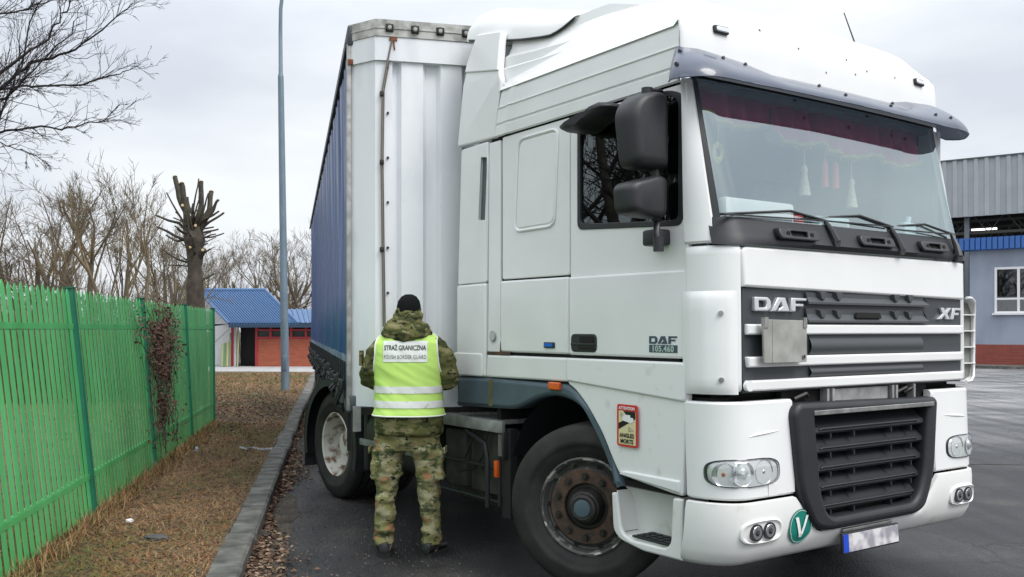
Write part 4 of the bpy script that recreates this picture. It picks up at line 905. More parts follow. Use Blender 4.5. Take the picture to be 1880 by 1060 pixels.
b = MB(); b.box(.0, 2.03, .72, .05, 2.10, .91, 0, .006); b.box(-.008, 2.045, .74, .0, 2.085, .89, 1); tb(b, 'bracket_lamp', [black, steel])
b = MB(); b.box(-.004, 2.11, .58, .03, 2.15, .70, 0, .006); tb(b, 'side_marker_lamp', orange)
b = MB(); b.tube([(.35, 3.15, .70), (.35, 4.25, .70)], .33, 28); tb(b, 'fuel_tank', mat('dull_tank', (.12, .12, .11), .45, metal=.4, var=.5, vscale=4))
b = MB()
for z_ in (.98, .62): b.box(.0, 3.1, z_-.03, .03, 4.35, z_+.03, 0, .008)
tbs(b, 'side_guard_rail', alu)
b = MB()
for bs, sg in ((.02, 1), (2.48, -1)):
    arc = [(5.02+.62*cos(t), .54+.62*sin(t)) for t in [radians(a) for a in range(200, -25, -9)]]
    arc = [(min(max(u, 4.30), 5.66), z) for u, z in arc]
    b.loft([[(bs-sg*.02, u, z) for u, z in arc], [(bs-sg*.02, u+(5.02-u)*.03, z-.01) for u, z in arc], [(bs, u, z-.02) for u, z in arc][:0] or [(bs+sg*.02, u, z) for u, z in arc], [(bs+sg*.65, u, z) for u, z in arc]], closed=False, caps=False)
    b.loft([[(bs-sg*.02, u, z) for u, z in arc], [(bs-sg*.02, 5.02+(u-5.02)*.88, .54+(z-.54)*.88) for u, z in arc]], closed=False, caps=False)
    b.box(min(bs, bs+sg*.6), 5.66, .24, max(bs, bs+sg*.6), 5.675, .75); b.box(min(bs, bs+sg*.6), 4.24, .36, max(bs, bs+sg*.6), 4.31, .92, 0, .02)
tb(b, 'mudguard', mat('mudguard_plastic', (.035, .040, .042), .5, var=.4, vscale=3, bump=.05, bscale=60), sharp=50)
b = MB(); b.box(-.03, 4.36, .70, .0, 4.40, .80, 0, .006); tb(b, 'side_marker_lamp', orange)
# ---- things behind the windscreen
b = MB()
def cur(s, t):
    v = .14+2.22*s; sc = .05*abs(sin(s*pi*4))+.04*sin(s*pi)
    return (v, .33+.02*sin(s*95)+.03*(1-t), 3.0-t*(.10+.10*s+sc))
b.grid(cur, 160, 6); cb = tb(b, 'windscreen_curtain', mat('maroon_velvet', (.62, .07, .20), .8, var=.4, vscale=9))
b = MB(); b.tube([tuple(Vector(cur(i/160, 1))+Vector((0, -.008, 0))) for i in range(161)], .013, 6)
for i in range(160): p = Vector(cur(i/160, 1)); b.tube([p, p-Vector((0, 0, .03))], .003, 4)
tb(b, 'curtain_fringe', mat('gold_fringe', (.42, .36, .10), .7), cb)
b = MB(); b.box(.12, .22, 2.05, 2.38, .75, 2.235, 0, .03); tb(b, 'dashboard', mat('dash_grey', (.22, .24, .24), .7))
b = MB()
for v_, s_ in ((.75, 1), (1.85, 1)):
    b.box(v_-.26, 1.15, 1.3, v_+.26, 1.32, 2.72, 0, .07); b.box(v_-.15, 1.17, 2.72, v_+.15, 1.29, 2.9, 0, .05)
tb(b, 'seat', mat('seat_grey', (.34, .38, .38), .9, var=.3, vscale=5))
b = MB(); b.lathe([(-.012, .22), (0, .235), (.012, .22), (0, .205), (-.012, .22)], 32, 0, lambda x, y, z: (1.85+y, .62+z*.55+x, 2.2+z*.8)); tb(b, 'steering_wheel', black)
def inside(name, mb, mats, label, cat, group=None, at=(1, .4, 2.5)):
    org = TW(*at); o = mb.build(name, mats); o.location = org; o.rotation_euler = (0, 0, TH); tag(o, label, cat, group); return o
for v_, z_, colr, nm in ((1.14, 2.66, 'cream', 'cream tassel hanging behind the windscreen, nearer the driver mirror side, left of the red ones'), (1.62, 2.62, 'cream', 'cream tassel hanging behind the windscreen to the right of the red ones')):
    b = MB(); b.tube([(0, 0, .24), (0, 0, .0)], .004, 5); b.tube([(0, 0, .0), (0, 0, -.03), (0, 0, -.05), (0, 0, -.19)], [.012, .022, .016, .04], 14); inside('tassel', b, mat('cream_thread', (.62, .60, .46), .9, var=.3, vscale=60), nm, 'tassel', 'tassels behind the windscreen', (v_, .36, z_))
for v_, nm in ((1.34, 'slim red tassel behind the windscreen, the left one of the two red ones'), (1.45, 'slim red tassel behind the windscreen, the right one of the two red ones')):
    b = MB(); b.tube([(0, 0, .2), (0, 0, .0)], .004, 5); b.tube([(0, 0, .03), (0, 0, 0), (0, 0, -.14)], [.012, .02, .024], 12); inside('tassel', b, mat('red_thread', (.55, .10, .12), .9), nm, 'tassel', 'tassels behind the windscreen', (v_, .36, 2.68))
b = MB(); b.box(-.30, -.04, 0, .30, .04, .15, 0, .02); b.box(-.26, -.05, .02, .26, -.04, .05, 1); b.box(.30, -.04, .0, .40, .04, .09, 2, .02)
inside('papers', b, [mat('paper_white', (.8, .8, .78), .6), mat('print_grey', (.3, .3, .32), .6), mat('paper_red', (.55, .05, .06), .6)], 'white box with a red end lying on the dashboard behind the windscreen', 'dashboard papers', None, (.62, .30, 2.24))
b = MB(); b.box(-.16, -.03, 0, .16, .03, .10, 0, .015); b.box(-.10, -.035, .03, .12, -.03, .06, 1)
inside('card_sign', b, [mat('pale_teal_card', (.45, .6, .6), .6), MATS['print_grey']], 'pale teal card standing on the dashboard behind the middle wiper', 'card', None, (1.32, .30, 2.24))
b = MB(); b.box(-.07, -.03, 0, .07, .03, .12, 0, .015); b.tube([(0, 0, .1), (.02, 0, .16)], .02, 8)
inside('cup', b, [mat('pale_blue_cup', (.6, .75, .78), .5)], 'pale blue carton on the dashboard at the far right corner of the windscreen', 'carton', None, (2.15, .30, 2.24))
b = MB(); b.tube([(0, 0, .22), (0, 0, .1)], .006, 6); b.loft([[(.09*cos(t*pi/6)*k, .02*d, .05*sin(t*pi/6)*k+.05) for t in range(12)] for d, k in ((-1, .8), (0, 1), (1, .8))]); tb(b, 'inside_mirror', black) if False else inside('cab_mirror', b, black, 'dark oval mirror hanging inside the windscreen below the maroon curtain at its left', 'mirror', None, (.72, .28, 2.72))
b = MB(); b.tube([(0, 0, .12), (0, 0, .03)], .004, 5); b.lathe([(-.015, .03), (0, .045), (.015, .03), (0, .018), (-.015, .03)], 20, 0, lambda x, y, z: (y, x, z*1.4-.03)); inside('windscreen_charm', b, mat('olive_charm', (.40, .38, .12), .6), 'small olive yellow ring charm hanging in the upper left corner of the windscreen', 'charm', None, (.34, .34, 2.68))

# ================================================================== TRAILER
AT = radians(13.4); TX, TY = -1.234, 7.19     # near front corner on the ground, heading
cA, sA = cos(AT), sin(AT)
def SW(a, bk, z): return Vector((TX+cA*a-sA*bk, TY+sA*a+cA*bk, z))
def SS(px, py, a=0.):                         # trailer side plane -> (b, z)
    k = (px-940)/FPX; bb = (TX+cA*a-k*(TY+sA*a))/(sA+k*cA); Y = TY+sA*a+cA*bb; return bb, CH-(py-HY)*Y/FPX
def SF(px, py, bk=0.):                        # trailer front plane -> (a, z)
    k = (px-940)/FPX; a = (k*(TY+cA*bk)-(TX-sA*bk))/(cA-k*sA); Y = TY+sA*a+cA*bk; return a, CH-(py-HY)*Y/FPX
OT = Vector((1.25, 6.8, 0)); trailer = empty('curtain_trailer', SW(1.25, 6.8, 0), AT, 'long trailer with blue side curtain and ribbed white front wall behind the cab', 'trailer')
def rb(b, name, mats, parent=None, sharp=35):
    o = b.build(name, mats, None, None, sharp)
    if parent is None: o.parent = trailer; o.location = -OT
    else: o.parent = parent
    return o
TOPZ = 3.99
# curtain with vertical folds
b = MB(); LT = 13.6
def curt(s, t):
    bk = .12+s*(LT-.25); z = 1.13+t*2.72; sag = .012*sin(bk*9)+.010*sin(bk*23+1)+.006*sin(bk*41+z*2)
    sag *= (1.2-t*.5); return (-.012+sag+.02*sin(pi*t), bk, z)
b.grid(curt, 420, 10); rb(b, 'side_curtain', blueT, sharp=80)
b = MB(); b.grid(lambda s, t: (curt(s, .09)[0]-.006, .12+s*(LT-.25), 1.36+t*.07), 300, 1); rb(b, 'reflective_band', mat('band_grey', (.30, .36, .42), .4, col2=(.12, .18, .3), vscale=6), sharp=80)
b = MB(); b.box(-.03, .05, 3.84, .02, LT, 3.99, 0, .01); b.box(-.045, .1, 3.83, -.028, LT, 3.87); rb(b, 'roof_rail', mat('rail_dark', (.06, .065, .07), .5, metal=.3))
# straps and buckles
b = MB(); b2 = MB(); rs = random.Random(8); bk = .25
while bk < LT-.2:
    dz = rs.uniform(-.03, .03)
    b.box(-.05, bk, 1.10+dz, -.034, bk+.045, 1.38)
    b.box(-.075, bk-.012, 1.17+dz, -.045, bk+.057, 1.25+dz, 0, .006)
    b.tube([(-.05, bk+.02, 1.12), (-.07+rs.uniform(-.03, .01), bk+.03+rs.uniform(-.05, .05), 1.02+rs.uniform(-.03, .06)), (-.05, bk+.05, .98)], .014, 5)
    b2.box(-.062, bk+.10, 1.15, -.04, bk+.16, 1.2)
    bk += .30
for c_ in islands(b): rb(c_, 'curtain_strap', black)
for c_ in islands(b2): rb(c_, 'strap_hook', steel)
b = MB(); b.box(-.01, .05, 1.00, .06, LT, 1.12, 0, .01); b.box(-.02, .1, .98, 2.5, LT, 1.02); rb(b, 'side_rail', mat('rail_slate', (.11, .13, .15), .5, var=.4, vscale=5))
b = MB(); b.box(2.48, .1, 1.0, 2.5, LT, 3.95); b.box(.0, LT, 1.0, 2.5, LT+.04, 3.99); b.box(.03, .1, 3.95, 2.47, LT, 3.99); rb(b, 'box_body', trailw)
# front wall
b = MB(); FZ0, FZ1 = 1.03, 3.70
prof = [(.0, .12), (.0, .09), (.17, -.10), (.20, -.105)]
xs = [(.20, -.105), (.30, -.105), (.30, -.055)]
x = .31; per = .305
while x < 2.1: xs += [(x, -.055), (x+.03, -.055), (x+.06, -.105), (x+.225, -.105), (x+.255, -.055)]; x += per
xs += [(2.2, -.055), (2.2, -.105), (2.32, -.10), (2.5, .09), (2.5, .12)]
full = prof[:-1]+xs
b.loft([[(a, q, z) for a, q in full] for z in (FZ0, 1.6, 2.4, FZ1)], closed=False, caps=False)
rb(b, 'front_wall', trailw, sharp=20)
b = MB()
def cap(z0, z1, e, m): b.loft([[(a, q, z) for a, q in ((-.01, .14), (-.01-e, .085), (.165, -.11-e), (.20, -.118-e), (2.30, -.118-e), (2.335, -.11-e), (2.51+e, .085), (2.51, .14))] for z in (z0, z1)], m)
cap(3.69, 3.87, .008, 0); rb(b, 'head_panel', trailw)
b = MB()
def cap(z0, z1, e, m): b.loft([[(a, q, z) for a, q in ((-.01, .14), (-.01-e, .085), (.165, -.11-e), (.20, -.118-e), (2.30, -.118-e), (2.335, -.11-e), (2.51+e, .085), (2.51, .14))] for z in (z0, z1)], m)
cap(3.872, 4.0, .016, 0); cap(3.93, 3.936, .022, 0); rb(b, 'roof_cap', mat('weathered_alu', (.50, .50, .47), .55, metal=.1, col2=(.24, .24, .22), vscale=11, thr=(.3, .55), bump=.15))
b = MB(); b.box(-.035, .06, 1.0, -.002, .115, 3.86, 0, .006); b.box(-.03, .12, 1.0, -.01, .135, 3.84, 1); rb(b, 'corner_post', [mat('post_white', (.5, .5, .48), .5, var=.5, vscale=12), void])
for px_ in (715, 762, 808, 855):
    a_, z_ = SF(px_, 53, -.13); b = MB()
    loopp = [(a_+.026*cos(t*pi/7), -.152, 3.935+.024*sin(t*pi/7)) for t in range(15)]; b.tube(loopp, .006, 6); b.cyl((a_, -.156, 3.937), (0, 1, 0), .016, .02, 12, 1); b.box(a_-.03, -.142, 3.905, a_+.03, -.134, 3.965)
    rb(b, 'rope_eyelet', [greasy, steel])
# cable and pipe down the front
b = MB(); pz = [(720, 72), (712, 110), (702, 165), (700, 300), (702, 460), (704, 600)]
pts = []
for px_, py_ in pz: a_, z_ = SF(px_, py_, -.13); pts.append((a_, -.13, z_))
b.tube(pts, .008, 6); pts2 = [(p[0]+.014, -.122, p[2]) for p in pts[1:]]; b.tube(pts2, .005, 5); rb(b, 'tilt_cable', mat('cable_brown', (.16, .145, .115), .7))
b = MB()
for py_ in (172, 298, 458): a_, z_ = SF(701, py_, -.13); b.box(a_-.014, -.145, z_-.018, a_+.016, -.10, z_+.018, 0, .004)
for py_ in (125, 208, 290, 372, 455, 538): a_, z_ = SF(712, py_, -.11); b.cyl((a_, -.118, z_), (0, 1, 0), .010, .014, 8)
[rb(c_, 'cable_clip', greasy) for c_ in islands(b)]
b = MB()
for px_, py_, q in ((722, 72, -.13), (653, 88, None)):
    if q: a_, z_ = SF(px_, py_, q); b.box(a_-.03, -.136, z_-.012, a_+.03, -.124, z_+.012); b.tube([(a_, -.132, z_), (a_+.01, -.132, z_-.08)], .006, 5)
b.box(-.03, .07, 3.71, -.018, .10, 3.83)
b.box(-.028, .05, 3.69, .02, .07, 3.73)
[rb(c_, 'rust_spot', mat('bright_rust', (.28, .10, .04), .9, var=.5, vscale=30)) for c_ in islands(b)]
b = MB(); b.box(.02, -.09, .98, 2.48, .3, 1.04); b.box(.8, .2, .80, .95, LT, 1.0); b.box(1.55, .2, .80, 1.7, LT, 1.0)
for v_ in (.35, 2.0): b.box(v_, 2.6, .10, v_+.12, 2.72, 1.0); b.box(v_-.06, 2.5, .08, v_+.18, 2.82, .10)
rb(b, 'trailer_frame', greasy)
b = MB(); tqs = [SS(592, 672), SS(592, 745)]
b.box(.0, 4.4, .45, .5, 5.3, .95, 0, .02); b.box(.0, .6, .62, .03, .64, 1.0); rb(b, 'pallet_box', black)
for ax in (9.0, 10.3, 11.6):
    for a_, r0 in ((.2, 0), (2.3, pi)):
        b = MB(); tyre(b); b.lathe([(-.150, .312), (-.160, .303), (-.150, .290), (-.05, .275), (-.02, .24), (-.02, .1), (-.06, .09), (-.06, .0)], 40, 1)
        o = b.build('trailer_wheel', [rubber, rustrim], trailer, Vector((a_, ax, .52))-OT, 50); o.rotation_euler = (0, 0, r0)
# air lines between truck and trailer (dark coils)
b = MB(); b.box(-.0, -.13, .86, .06, -.10, 1.05); rb(b, 'hanging_strap', alu)

# ================================================================== PERSON
PX, PY = -.752, 6.80
person = empty('person', (PX, PY, 0), radians(-3), 'person seen from behind in camouflage, black cap and yellow-green vest, standing at the trailer', 'person')
ZM = lambda z: float(np.interp(z, [.84, .925, 1.0, 1.2, 1.45, 1.565, 1.757, 2], [.86, .98, 1.06, 1.28, 1.535, 1.63, 1.79, 2.03]))
def ell(cx, cy, z, rx, ry, n=28, p=.9, tilt=0.):
    out = []
    for i in range(n):
        t = 2*pi*i/n; c_, s_ = cos(t), sin(t); out.append((cx+rx*abs(c_)**p*(1 if c_ > 0 else -1), cy+ry*abs(s_)**p*(1 if s_ > 0 else -1), z+tilt*s_*ry))
    return out
def remesh(mb, voxel, smooth=2):
    me = mb.mesh('t', [black]); o = bpy.data.objects.new('t', me); link(o)
    m_ = o.modifiers.new('r', 'REMESH'); m_.mode = 'VOXEL'; m_.voxel_size = voxel
    if smooth: m2 = o.modifiers.new('s', 'SMOOTH'); m2.iterations = smooth; m2.factor = .6
    dg = bpy.context.evaluated_depsgraph_get(); me2 = bpy.data.meshes.new_from_object(o.evaluated_get(dg)); bpy.data.objects.remove(o)
    return me2
def finish(me, name, m, parent, fn=None, label=None):
    me.name = name; me.materials.clear(); me.materials.append(m)
    if fn:
        nrm = [v.normal.copy() for v in me.vertices]
        for v, n_ in zip(me.vertices, nrm): v.co = v.co+n_*fn(v.co)
    me.polygons.foreach_set('use_smooth', [True]*len(me.polygons)); me.update()
    o = bpy.data.objects.new(name, me); link(o, parent); return o
camoJ = camo('camo_jacket', [((.13, .13, .05), .5, 8, 0.), ((.06, .07, .028), .51, 9, 3.1), ((.22, .20, .10), .55, 10, 7.7), ((.020, .022, .014), .60, 14, 1.3), ((.22, .21, .13), .68, 18, 9.9)], 1.)
camoT = camo('camo_trousers', [((.22, .21, .09), .5, 8, 0.), ((.085, .105, .05), .53, 8, 2.1), ((.32, .30, .18), .53, 8, 5.5), ((.34, .18, .09), .60, 7, 8.2), ((.022, .028, .02), .63, 15, 4.3), ((.45, .43, .30), .66, 16, 6.1)], 1.)
skin = mat('skin', (.55, .34, .26), .55)
# body: one continuous skin surface with head, hands and fingers
b = MB()
b.loft([ell(0, .0, z, rx, ry) for z, rx, ry in ((.86, .135, .095), (1.0, .155, .10), (1.15, .15, .10), (1.35, .17, .11), (1.47, .185, .105), (1.53, .13, .08), (1.57, .06, .06), (1.60, .056, .058), (1.66, .058, .06))])
b.loft([ell(0, .015+dy, z, rx, ry, p=1) for z, rx, ry, dy in ((1.60, .045, .06, .01), (1.64, .062, .085, .005), (1.70, .072, .095, 0), (1.76, .077, .100, -.002), (1.82, .072, .095, -.005), (1.86, .05, .065, -.005), (1.875, .02, .03, -.005))])
b.loft([ell(0, .118+dy, z, r, r, 10, 1) for z, r, dy in ((1.69, .016, -.01), (1.705, .018, .008), (1.73, .012, .0), (1.755, .008, -.012))])   # nose
b.tube([(-.022, .108, 1.668), (0, .114, 1.667), (.022, .108, 1.668)], .007, 6)
for s_ in (-1, 1): b.loft([ell(s_*.080, .0, z, .010, r, 10, 1) for z, r in ((1.70, .012), (1.73, .024), (1.76, .016))])
for s_ in (-1, 1):
    b.loft([ell(s_*x, y, z, r, r*1.1, 16, 1) for z, r, x, y in ((.90, .070, .085, 0), (.75, .072, .12, 0), (.52, .056, .145, .005), (.46, .052, .15, .005), (.32, .050, .156, -.01), (.12, .036, .168, -.02), (.05, .036, .17, -.02))])
    b.tube([(s_*.17, -.03, .05), (s_*.175, .05, .045), (s_*.18, .17, .03)], [.045, .04, .03], 10)
    sh, el_, wr = Vector((s_*.175, .0, 1.50)), Vector((s_*.282, .01, 1.28)), Vector((s_*.14, .215, 1.31))
    b.tube([sh, (sh+el_)/2, el_, (el_+wr)/2, wr], [.055, .048, .040, .038, .028], 12)
    hd = (Vector((s_*.05, .26, 1.33))-wr).normalized(); b.tube([wr, wr+hd*.035, wr+hd*.085], [.027, .036, .034], 10)
    side_ = Vector((0, 0, 1)); pl = wr+hd*.08
    for f_, (dz, ln) in enumerate(((.03, .068), (.011, .078), (-.009, .072), (-.028, .056))):
        p_ = pl+Vector((0, 0, dz)); q_ = p_+hd*ln*.5+Vector((0, .006, 0)); r_ = q_+(hd*.6+Vector((0, .1, -.5))).normalized()*ln*.5; b.tube([p_-hd*.02, p_, q_, r_], [.010, .0095, .0085, .0065], 8)
    p_ = wr+hd*.03+Vector((0, 0, .03)); b.tube([p_, p_+Vector((0, .02, .03))+hd*.02, p_+Vector((0, .03, .045))+hd*.045], [.013, .011, .008], 8)
me = remesh(b, .0085, 1); body = finish(me, 'body', skin, person)
b = MB()
for s_ in (-1, 1): b.lathe([(0, .0), (.004, .011), (.008, .0)], 12, 0, lambda x, y, z, s_=s_: (s_*.032+y, .107+x, 1.742+z))
b.build('eye', mat('eye_dark', (.05, .04, .035), .2), person)
# trousers
def wr(co, seed=0., sc=(9, 9, 16), amp=.010):
    n1 = noise.noise(Vector((co.x*sc[0]+seed, co.y*sc[1], co.z*sc[2]))); n2 = noise.noise(Vector((co.x*sc[0]*2.3, co.y*sc[1]*2.3+seed, co.z*sc[2]*2.1)))
    return amp*(n1+.5*n2)
b = MB(); b.loft([ell(0, 0, z, rx, ry) for z, rx, ry in ((.76, .19, .12), (.82, .215, .145), (.95, .215, .15), (1.05, .20, .14))])
for s_, cx_ in ((-1, -.0), (1, .0)):
    leg = ((.90, .115, .115, .13), (.78, .125, .112, .125), (.66, .135, .100, .115), (.56, .142, .090, .105), (.46, .150, .080, .10), (.36, .155, .074, .088), (.26, .163, .072, .085), (.16, .168, .070, .084), (.11, .170, .074, .090), (.075, .172, .066, .082))
    b.loft([ell(s_*x+(-.012 if s_ < 0 else .0), .005 if z > .4 else -.015, z, rx, ry, 24, .95) for z, x, rx, ry in leg])
    b.loft([ell(s_*(.142+.085)+(-.012 if s_ < 0 else 0), .0, z, r, .085, 20, .6) for z, r in ((.55, .012), (.56, .030), (.70, .032), (.755, .034), (.76, .024), (.765, .02))])
me = remesh(b, .009, 3); trou = finish(me, 'trousers', camoT, person, lambda c: wr(c, 2.1, (8, 8, 15), .018)+(.006*sin(c.z*60+c.x*20) if c.z < .2 else 0))
b = MB()
for s_ in (-1, 1): b.plate([rnd([(0, 0), (0, .05), (.14, .05), (.14, 0)], .012)], .012, .004, lambda x, y, d, s_=s_: (s_*(.262+d)-(.012 if s_ < 0 else 0), -.07+x, .735+y))
b.build('pocket_flap', camoT, person)
# jacket with sleeves
b = MB()
b.loft([ell(0, .0, ZM(z), rx, ry, 32, .85) for z, rx, ry in ((.845, .225, .165), (.86, .245, .18), (.93, .255, .185), (1.0, .24, .172), (1.15, .238, .165), (1.30, .25, .162), (1.42, .250, .15), (1.47, .238, .138), (1.50, .215, .130), (1.545, .16, .12), (1.58, .10, .10))])
for s_ in (-1, 1):
    pts = [(s_*.175, .0, 1.515), (s_*.225, -.005, 1.47), (s_*.262, -.01, 1.40), (s_*.280, -.005, 1.32), (s_*.287, .015, 1.275), (s_*.265, .07, 1.26), (s_*.21, .15, 1.285), (s_*.155, .205, 1.305)]
    b.tube(pts, [.072, .080, .084, .082, .080, .076, .064, .052], 20)
    b.tube([pts[-1], (s_*.145, .215, pts[-1][2]+.005)], [.055, .050], 16)
me = remesh(b, .009, 3); jack = finish(me, 'jacket', camoJ, person, lambda c: wr(c, 5.0, (7, 7, 13), .020 if abs(c.x) > .25 else .012))
b = MB(); b.loft([ell(-.348, .0, z, .012, .05, 16, .6) for z in (1.37, 1.38, 1.47, 1.48)]); b.build('arm_pocket', camoJ, person)
# hood lying on the shoulders
b = MB()
rings = []
for z, rx, ry, cy in ((1.452, .02, .012, -.155), (1.462, .09, .045, -.15), (1.485, .135, .075, -.135), (1.50, .165, .105, -.115), (1.535, .182, .115, -.09), (1.60, .150, .115, -.065), (1.65, .122, .105, -.045), (1.70, .100, .092, -.03), (1.745, .080, .075, -.022), (1.757, .062, .06, -.02), (1.74, .045, .045, -.02)):
    rings.append(ell(0, cy+.03, ZM(z), rx, ry, 28, 1, -.35))
b.loft(rings); me = remesh(b, .008, 3); finish(me, 'hood', camoJ, person, lambda c: wr(c, 1.0, (9, 9, 22), .022))
# knit cap
b = MB(); b.loft([ell(0, cy, z, rx, ry, 28, 1, .10) for z, rx, ry, cy in ((1.715, .070, .080, -.02), (1.72, .084, .100, -.002), (1.75, .087, .107, 0), (1.80, .087, .108, 0), (1.84, .078, .097, 0), (1.873, .055, .070, 0), (1.888, .028, .035, 0), (1.890, .005, .005, 0))])
b.build('knit_cap', mat('black_knit', (.010, .011, .012), .95, bump=.5, bscale=220, spec=.1), person, sharp=80)
# boots
for s_ in (-1, 1):
    b = MB(); ang = -.25 if s_ < 0 else .35; x0 = s_*.172-(.012 if s_ < 0 else 0)
    prof = [(-.095, .036, .075), (-.085, .042, .085), (-.02, .043, .10), (.04, .044, .085), (.10, .050, .062), (.16, .046, .052), (.195, .030, .040)]
    rings = [[(cos(ang)*(rx*cos(t))+sin(ang)*y+x0, -sin(ang)*(rx*cos(t))+cos(ang)*y-.02, .02+max(-.004, h*(.5+.5*sin(t))*1.0) if sin(t) > -.9 else .018) for t in [2*pi*i/20 for i in range(20)]] for y, rx, h in prof]
    b.loft(rings, 0)
    rings = [[(cos(ang)*x+sin(ang)*y+x0, -sin(ang)*x+cos(ang)*y-.02, z) for x, z in ((-rx-.005, .001), (rx+.005, .001), (rx+.004, .026), (-rx-.004, .026))] for y, rx, h in prof]
    b.loft(rings, 1); b.loft([ell(x0, -.02, z, .05, .058, 18, 1) for z in (.05, .10, .15)], 0)
    b.build('boot', [mat('boot_leather', (.010, .010, .011), .45), mat('boot_sole', (.015, .015, .015), .8)], person, sharp=50)
# vest
b = MB()
def vest_ring(z, rx, ry, open_):
    return ell(0, .0, z, rx, ry, 64, .85)
hiv = bpy.data.materials.new('hi_vis_fabric'); hiv.use_nodes = True; pb = hiv.node_tree.nodes['Principled BSDF']; pb.inputs['Base Color'].default_value = (.60, .88, .20, 1); pb.inputs['Roughness'].default_value = .7
vz = [(ZM(q[0])+(.03 if q[0] < .95 else 0), q[1], q[2]) for q in [(.925, .262, .205), (.94, .264, .206), (1.0, .252, .194), (1.1, .247, .186), (1.2, .250, .184), (1.3, .262, .182), (1.38, .268, .176), (1.45, .255, .166), (1.505, .215, .152), (1.55, .150, .135), (1.565, .135, .125)]]; VZ0, VZ1 = vz[0][0], vz[-1][0]
def vpt(th_, z, off=0.):
    rx = np.interp(z, [q[0] for q in vz], [q[1] for q in vz])+off; ry = np.interp(z, [q[0] for q in vz], [q[2] for q in vz])+off
    c_, s_ = cos(th_), sin(th_); x = rx*abs(c_)**.85*(1 if c_ > 0 else -1); y = ry*abs(s_)**.85*(1 if s_ > 0 else -1)
    wv_ = .006*noise.noise(Vector((x*7+z*9, z*7, y*6)))+.004*noise.noise(Vector((x*16+z*22, z*9, 3)))
    k = 1+wv_/max(.1, math.hypot(x, y)); return Vector((x*k, y*k, z))
def armhole(th_, z):                         # True where cut away
    x = cos(th_); return z > ZM(1.20) and abs(x)**.85*np.interp(z, [q[0] for q in vz], [q[1] for q in vz]) > np.interp(z, [ZM(q) for q in (1.20, 1.27, 1.38, 1.5, 1.56)], [.258, .236, .226, .214, .17])
nT, nZ = 160, 90
b.grid(lambda s, t: tuple(vpt(2*pi*s, VZ0+t*(VZ1-.004-VZ0))), nT, nZ, 0, mask=lambda s, t: not armhole(2*pi*s, VZ0+t*(VZ1-.004-VZ0)) and not (sin(2*pi*s) > .97 and t > .6))
vest = b.build('reflective_vest', hiv, person, sharp=80)
# edging: hem, arm openings
vw = mat('vest_white', (.85, .86, .84), .5)
b = MB(); b.tube([tuple(vpt(2*pi*i/80, VZ0+.005, .002)) for i in range(81)], .006, 6)
for s_ in (-1, 1):
    for back in (-1, 1):
        pts = []
        for z in np.linspace(ZM(1.205), ZM(1.535), 26):
            lim = np.interp(z, [ZM(q) for q in (1.20, 1.27, 1.38, 1.5, 1.56)], [.256, .236, .226, .214, .17]); rx = np.interp(z, [q[0] for q in vz], [q[1] for q in vz]); c_ = min(1, (lim/rx))**(1/.85); th_ = math.acos(c_)*back
            if s_ < 0: th_ = pi-th_
            pts.append(tuple(vpt(th_, z, .003)))
        b.tube(pts, .0055, 6)
b.build('vest_edging', vw, vest)
b = MB()
for z0, z1 in ((1.178, 1.228), (1.074, 1.124)): b.grid(lambda s, t, z0=z0, z1=z1: tuple(vpt(2*pi*s, z0+t*(z1-z0), .0035)), 160, 3)
b.build('reflective_stripe', mat('stripe_silver', (.86, .87, .84), .35, metal=.05, col2=(.62, .64, .5), vscale=26, thr=(.32, .42)), vest, sharp=80)
def on_back(x, z, off): 
    rx = np.interp(z, [q[0] for q in vz], [q[1] for q in vz]); c_ = min(.999, abs(x)/rx)**(1/.85); th_ = -math.acos(c_)
    if x < 0: th_ = -pi-th_
    return tuple(vpt(th_, z, off))
b = MB(); b.grid(lambda s, t: on_back(-.155+.312*s, 1.402+.150*t, .0045), 24, 10); b.build('back_panel', mat('panel_white', (.86, .87, .85), .5), vest, sharp=80)
b = MB()
for txt, z0, sz, wd, mi_ in (('STRA\u017b GRANICZNA', 1.487, .050, .295, 0), ('POLISH BORDER GUARD', 1.424, .042, .295, 1)):
    vv, ff = text_mesh(txt, sz, 0, .0012 if mi_ == 0 else 0, space=1.0 if mi_ == 0 else 1.12); xs_ = [p[0] for p in vv]; k = wd/(max(xs_)-min(xs_)); b.add(vv, ff, mi_, lambda x, y, z, k=k, z0=z0: on_back(x*k, z0+y*.95, .0068))
b.build('back_lettering', [mat('ink_dark', (.03, .05, .02), .7), mat('ink_grey', (.08, .11, .05), .7)], vest, sharp=80)

# ================================================================== FENCE
greenp = mat('green_paint', (.115, .50, .165), .5, col2=(.07, .36, .105), vscale=3.2, stretch=(1, 1, .3), bump=.06, bscale=60)
greend = mat('dark_green_post', (.008, .16, .085), .5, var=.2, vscale=5)
FXY = lambda Y: -3.175-.1887*(Y-6.18)
def lean(Y): return np.interp(Y, [2, 6, 7.73, 10.3, 13, 15.3], [.26, .225, .20, .15, .10, .01])
posts = [0.1, 2.55, 5.12, 7.72, 10.3, 12.95, 15.25]
fence = empty('picket_fence', (FXY(7.7), 7.7, .09), 0, 'tall light green metal picket fence with darker green posts along the verge', 'fence')
fo = Vector(fence.location)
fd = Vector((-.1887, 1, 0)).normalized(); fn_ = Vector((fd.y, -fd.x, 0))       # towards the road
def fpos(Y, z, out=0.): return Vector((FXY(Y), Y, z))+Vector((-lean(Y)*(z-.09)/1.88, 0, 0))+fn_*out-fo
rf = random.Random(4)
